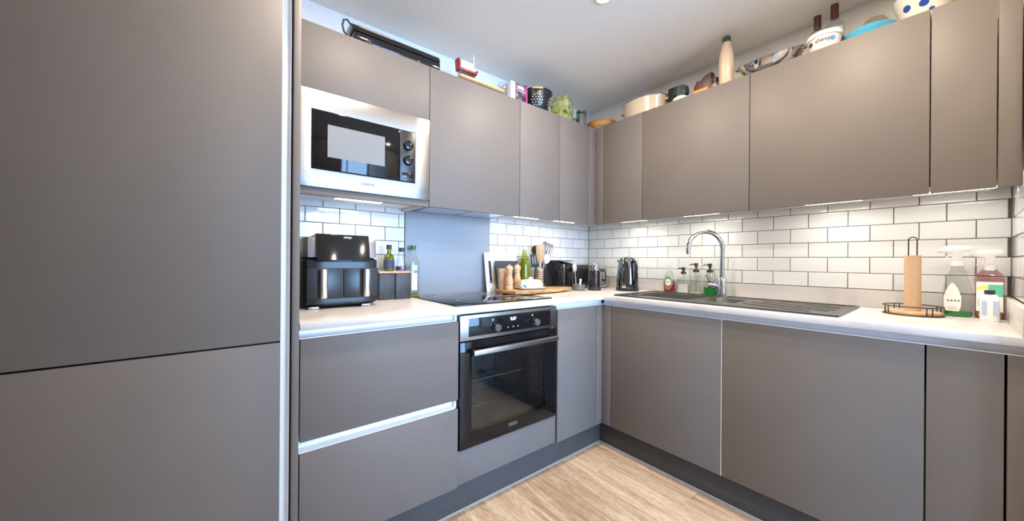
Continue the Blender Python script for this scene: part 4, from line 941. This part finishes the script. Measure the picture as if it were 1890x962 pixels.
MB().lathe([(.0005, 0), (.046, 0), (.050, .012), (.044, .030), (.034, .036), (.0005, .036)], seg=32, caps=False).build('base', mat('pale_green_base', (0.62, 0.66, 0.56), .5, var=.25, scale=60), t)
MB().sphere((0, 0, .068), .046, 28, 16).build('globe', thin_glass('globe_glass', (0.84, 0.87, 0.84), .14), t)
hm = MB().box((-.016, -.020, .0365), (.016, .020, .062)); hm.prism([(-.024, .062), (.024, .062), (0, .082)], 'x', -.018, .018); hm.build('house', CERAM, t)
MB().lathe([(.008, .076), (.007, .086), (.0005, .104)], seg=8).build('spire', CERAM, t)
MB().lathe([(.043, .050), (.0455, .068), (.041, .090)], seg=24, caps=False).build('backdrop', mat('dark_backdrop', (0.03, 0.04, 0.035), .5), t)
bd = t.children[-1]; bme = bd.data; bmx = bmesh.new(); bmx.from_mesh(bme)
bmesh.ops.delete(bmx, geom=[v for v in bmx.verts if v.co.x < .004], context='VERTS'); bmx.to_mesh(bme); bmx.free()
t = thing('gift_bag', 'crumpled dark red and black packet behind an orange bar', 'packet', (-.195, -1.020, T0))
MB().prism([(-.052, 0), (.052, 0), (.056, .085), (.034, .118), (.026, .106), (-.010, .134), (-.046, .140), (-.040, .110), (-.056, .096)], 'x', -.025, .025).build('packet', patt('dark_red_packet', [(0.05, 0.05, 0.05), (0.12, 0.10, 0.09), (0.30, 0.02, 0.03), (0.36, 0.02, 0.03)], 18), t, bevel=.004)
tag(box((-.262, -.980, T0), (-.235, -1.062, T0 + .042)).build('orange_box', mat('orange_card', (0.75, 0.30, 0.07), .5), bevel=.002), 'narrow orange box in front of the red packet', 'box')
t = thing('sauce_jar', 'tiny dark jar with printed label beside the cream flask', 'jar', (-.245, -1.098, T0))
MB().lathe([(.0005, 0), (.022, 0), (.024, .004), (.024, .045), (.018, .052), (.0005, .052)], seg=24, caps=False).build('body', GREYN, t); MB().lathe([(.0005, .0525), (.021, .0525), (.021, .072), (.012, .080), (.0005, .080)], seg=24, caps=False).build('cap', CAPD, t)
MB().lathe([(.0244, .010), (.0244, .036)], seg=24, caps=False).build('label', patt('jar_label', [(0.6, 0.58, 0.55), (0.35, 0.12, 0.05)], 50), t)
t = thing('insulated_flask', 'tall cream insulated flask with steel cap', 'flask', (-.270, -1.160, T0))
MB().lathe([(.0005, 0), (.032, 0), (.0345, .004), (.0355, .14), (.033, .175), (.024, .215), (.0205, .232), (.0205, .236), (.0005, .236)], seg=36, caps=False).build('body', mat('cream_paint', (0.62, 0.45, 0.31), .35, var=.02), t)
MB().lathe([(.0005, .2365), (.0215, .2365), (.0215, .262), (.018, .268), (.0005, .268)], seg=32, caps=False).build('cap', DCHROME, t)
t = thing('steel_pan', 'wide shallow stainless steel pan with two loop handles, tilted', 'pan', (-.205, -1.346, T0 + .012))
MB().lathe([(.0005, 0), (.090, 0), (.118, .010), (.132, .030), (.139, .058), (.142, .060), (.137, .060), (.129, .032), (.114, .014), (.088, .004), (.0005, .004)], seg=48, caps=False).build('bowl', CHROME, t)
for s_ in (1, -1): MB().tube([(-.03, s_ * .132, .045), (-.022, s_ * .146, .050), (.022, s_ * .146, .050), (.03, s_ * .132, .045)], .0055, 10).build('handle', CHROME, t)
t.rotation_euler = (0, R(-21), 0); t.location.z = T0 + .036
t = thing('ice_cream_tub', 'round white and pink tub with a white lid', 'tub', (-.248, -1.562, T0))
TUBM = mat('pale_pink_tub', (0.74, 0.62, 0.61), .4, var=.02)
MB().lathe([(.0005, 0), (.050, 0), (.053, .004), (.059, .068), (.0005, .068)], seg=40, caps=False).build('tub', TUBM, t)
MB().lathe([(.0005, .0685), (.0625, .0655), (.064, .070), (.064, .082), (.060, .086), (.0005, .086)], seg=40, caps=False).build('lid', WHITE, t)
text('lettering', 'sheep', .024, (0, 0, .046), (0, 0, R(4)), INKD, t, world=False, bold=.0004, bend=.0572)
text('lettering', 'CHEESE', .011, (0, 0, .026), (0, 0, R(4)), INK, t, world=False, bend=.0554)
for a, m_ in ((R(-46), INKD), (R(38), mat('blue_print', (0.08, 0.25, 0.50), .5))):
    n = Vector((-math.cos(a), -math.sin(a), 0)); MB().cyl(n * .0545 + Vector((0, 0, .044)), n * .0578 + Vector((0, 0, .044)), .010, seg=20).build('logo_disc', m_, t)
WINE = mat('wine_foil', (0.075, 0.012, 0.012), .35); WINED = mat('brown_foil', (0.07, 0.03, 0.015), .35)
CLEARB = [(.0005, 0), (.034, 0), (.036, .005), (.036, .150), (.032, .172), (.016, .195), (.0135, .215), (.0135, .262)]
bottle('clear wine bottle with brown foil neck behind the white tub', -.115, -1.512, T0, [(r, h * .985) for r, h in CLEARB], GLASS, None, 0, [(.0148, .196), (.0148, .258), (.0005, .259)], WINED, None, name='wine_bottle', capname='foil', group='wine bottles behind the tub')
t = bottle('clear wine bottle with dark red foil neck and white label', -.135, -1.578, T0, CLEARB, GLASS, None, 0, [(.0152, .205), (.0152, .270), (.0005, .271)], WINE, (.10, .150, .0364), mat('pale_label', (0.50, 0.48, 0.43), .6), name='wine_bottle', capname='foil', group='wine bottles behind the tub')
text('lettering', 'Rio', .022, (-.0372, -.006, .130), FACE_B, INKW, t, world=False)
BLUEP = mat('bright_blue_plastic', (0.10, 0.46, 0.66), .3)
t = thing('blue_plate', 'bright blue plastic plate lying at the cabinet edge', 'plate', (-.220, -1.705, T0 + .001))
MB().lathe([(.0005, 0), (.050, 0), (.068, .012), (.081, .038), (.083, .040), (.079, .041), (.065, .016), (.048, .004), (.0005, .004)], seg=44, caps=False).build('dish', BLUEP, t)
t = thing('plastic_dome', 'clear plastic dome lid behind the blue plate', 'lid', (-.065, -1.705, T0))
MB().lathe([(.056, 0), (.056, .09), (.050, .135), (.034, .162), (.0005, .172)], seg=36, caps=False).build('dome', thin_glass('beige_plastic', (0.90, 0.86, 0.78), .4), t)
t = thing('plastic_sheet_lid', 'clear plastic lid leaning on the wall beside the wine bottles', 'lid', (-.045, -1.632, T0))
MB().box((-.002, -.035, 0), (.002, .035, .14)).build('panel', thin_glass('beige_sheet', (0.86, 0.82, 0.74), .4), t); t.rotation_euler = (0, R(8), 0)
def flower():
    m, nt, b = new_mat('blue_flower_glaze'); tc = nt.nodes.new('ShaderNodeTexCoord'); v = nt.nodes.new('ShaderNodeTexVoronoi'); v.inputs['Scale'].default_value = 24
    nt.links.new(tc.outputs['Object'], v.inputs['Vector']); nt.links.new(ramp(nt, v.outputs['Distance'], [(0.30, (0.02, 0.06, 0.30)), (0.36, (0.74, 0.68, 0.58))]), b.inputs['Base Color']); b.inputs['Roughness'].default_value = .15; return m
t = thing('patterned_bowl', 'white ceramic bowl painted with blue flowers above the slim cabinet', 'bowl', (-.190, -1.862, T0))
MB().lathe([(.0005, 0), (.045, 0), (.050, .010), (.070, .045), (.086, .095), (.092, .125), (.089, .126), (.082, .096), (.066, .048), (.045, .014), (.0005, .012)], seg=44, caps=False).build('bowl', flower(), t)
MB().tube(circ(.0905, .126, 44), .0022, 6, closed=True).build('rim', mat('navy_rim', (0.03, 0.04, 0.12), .3), t)
t = thing('wooden_bowl', 'small wooden bowl at the far right end of the cabinets', 'bowl', (-.215, -2.004, T0))
MB().lathe([(.0005, 0), (.030, 0), (.050, .040), (.056, .075), (.053, .075), (.046, .042), (.0005, .010)], seg=32, caps=False).build('bowl', BEECH, t); MB().tube(circ(.0545, .075, 32), .0022, 6, closed=True).build('rim', BEECH, t)
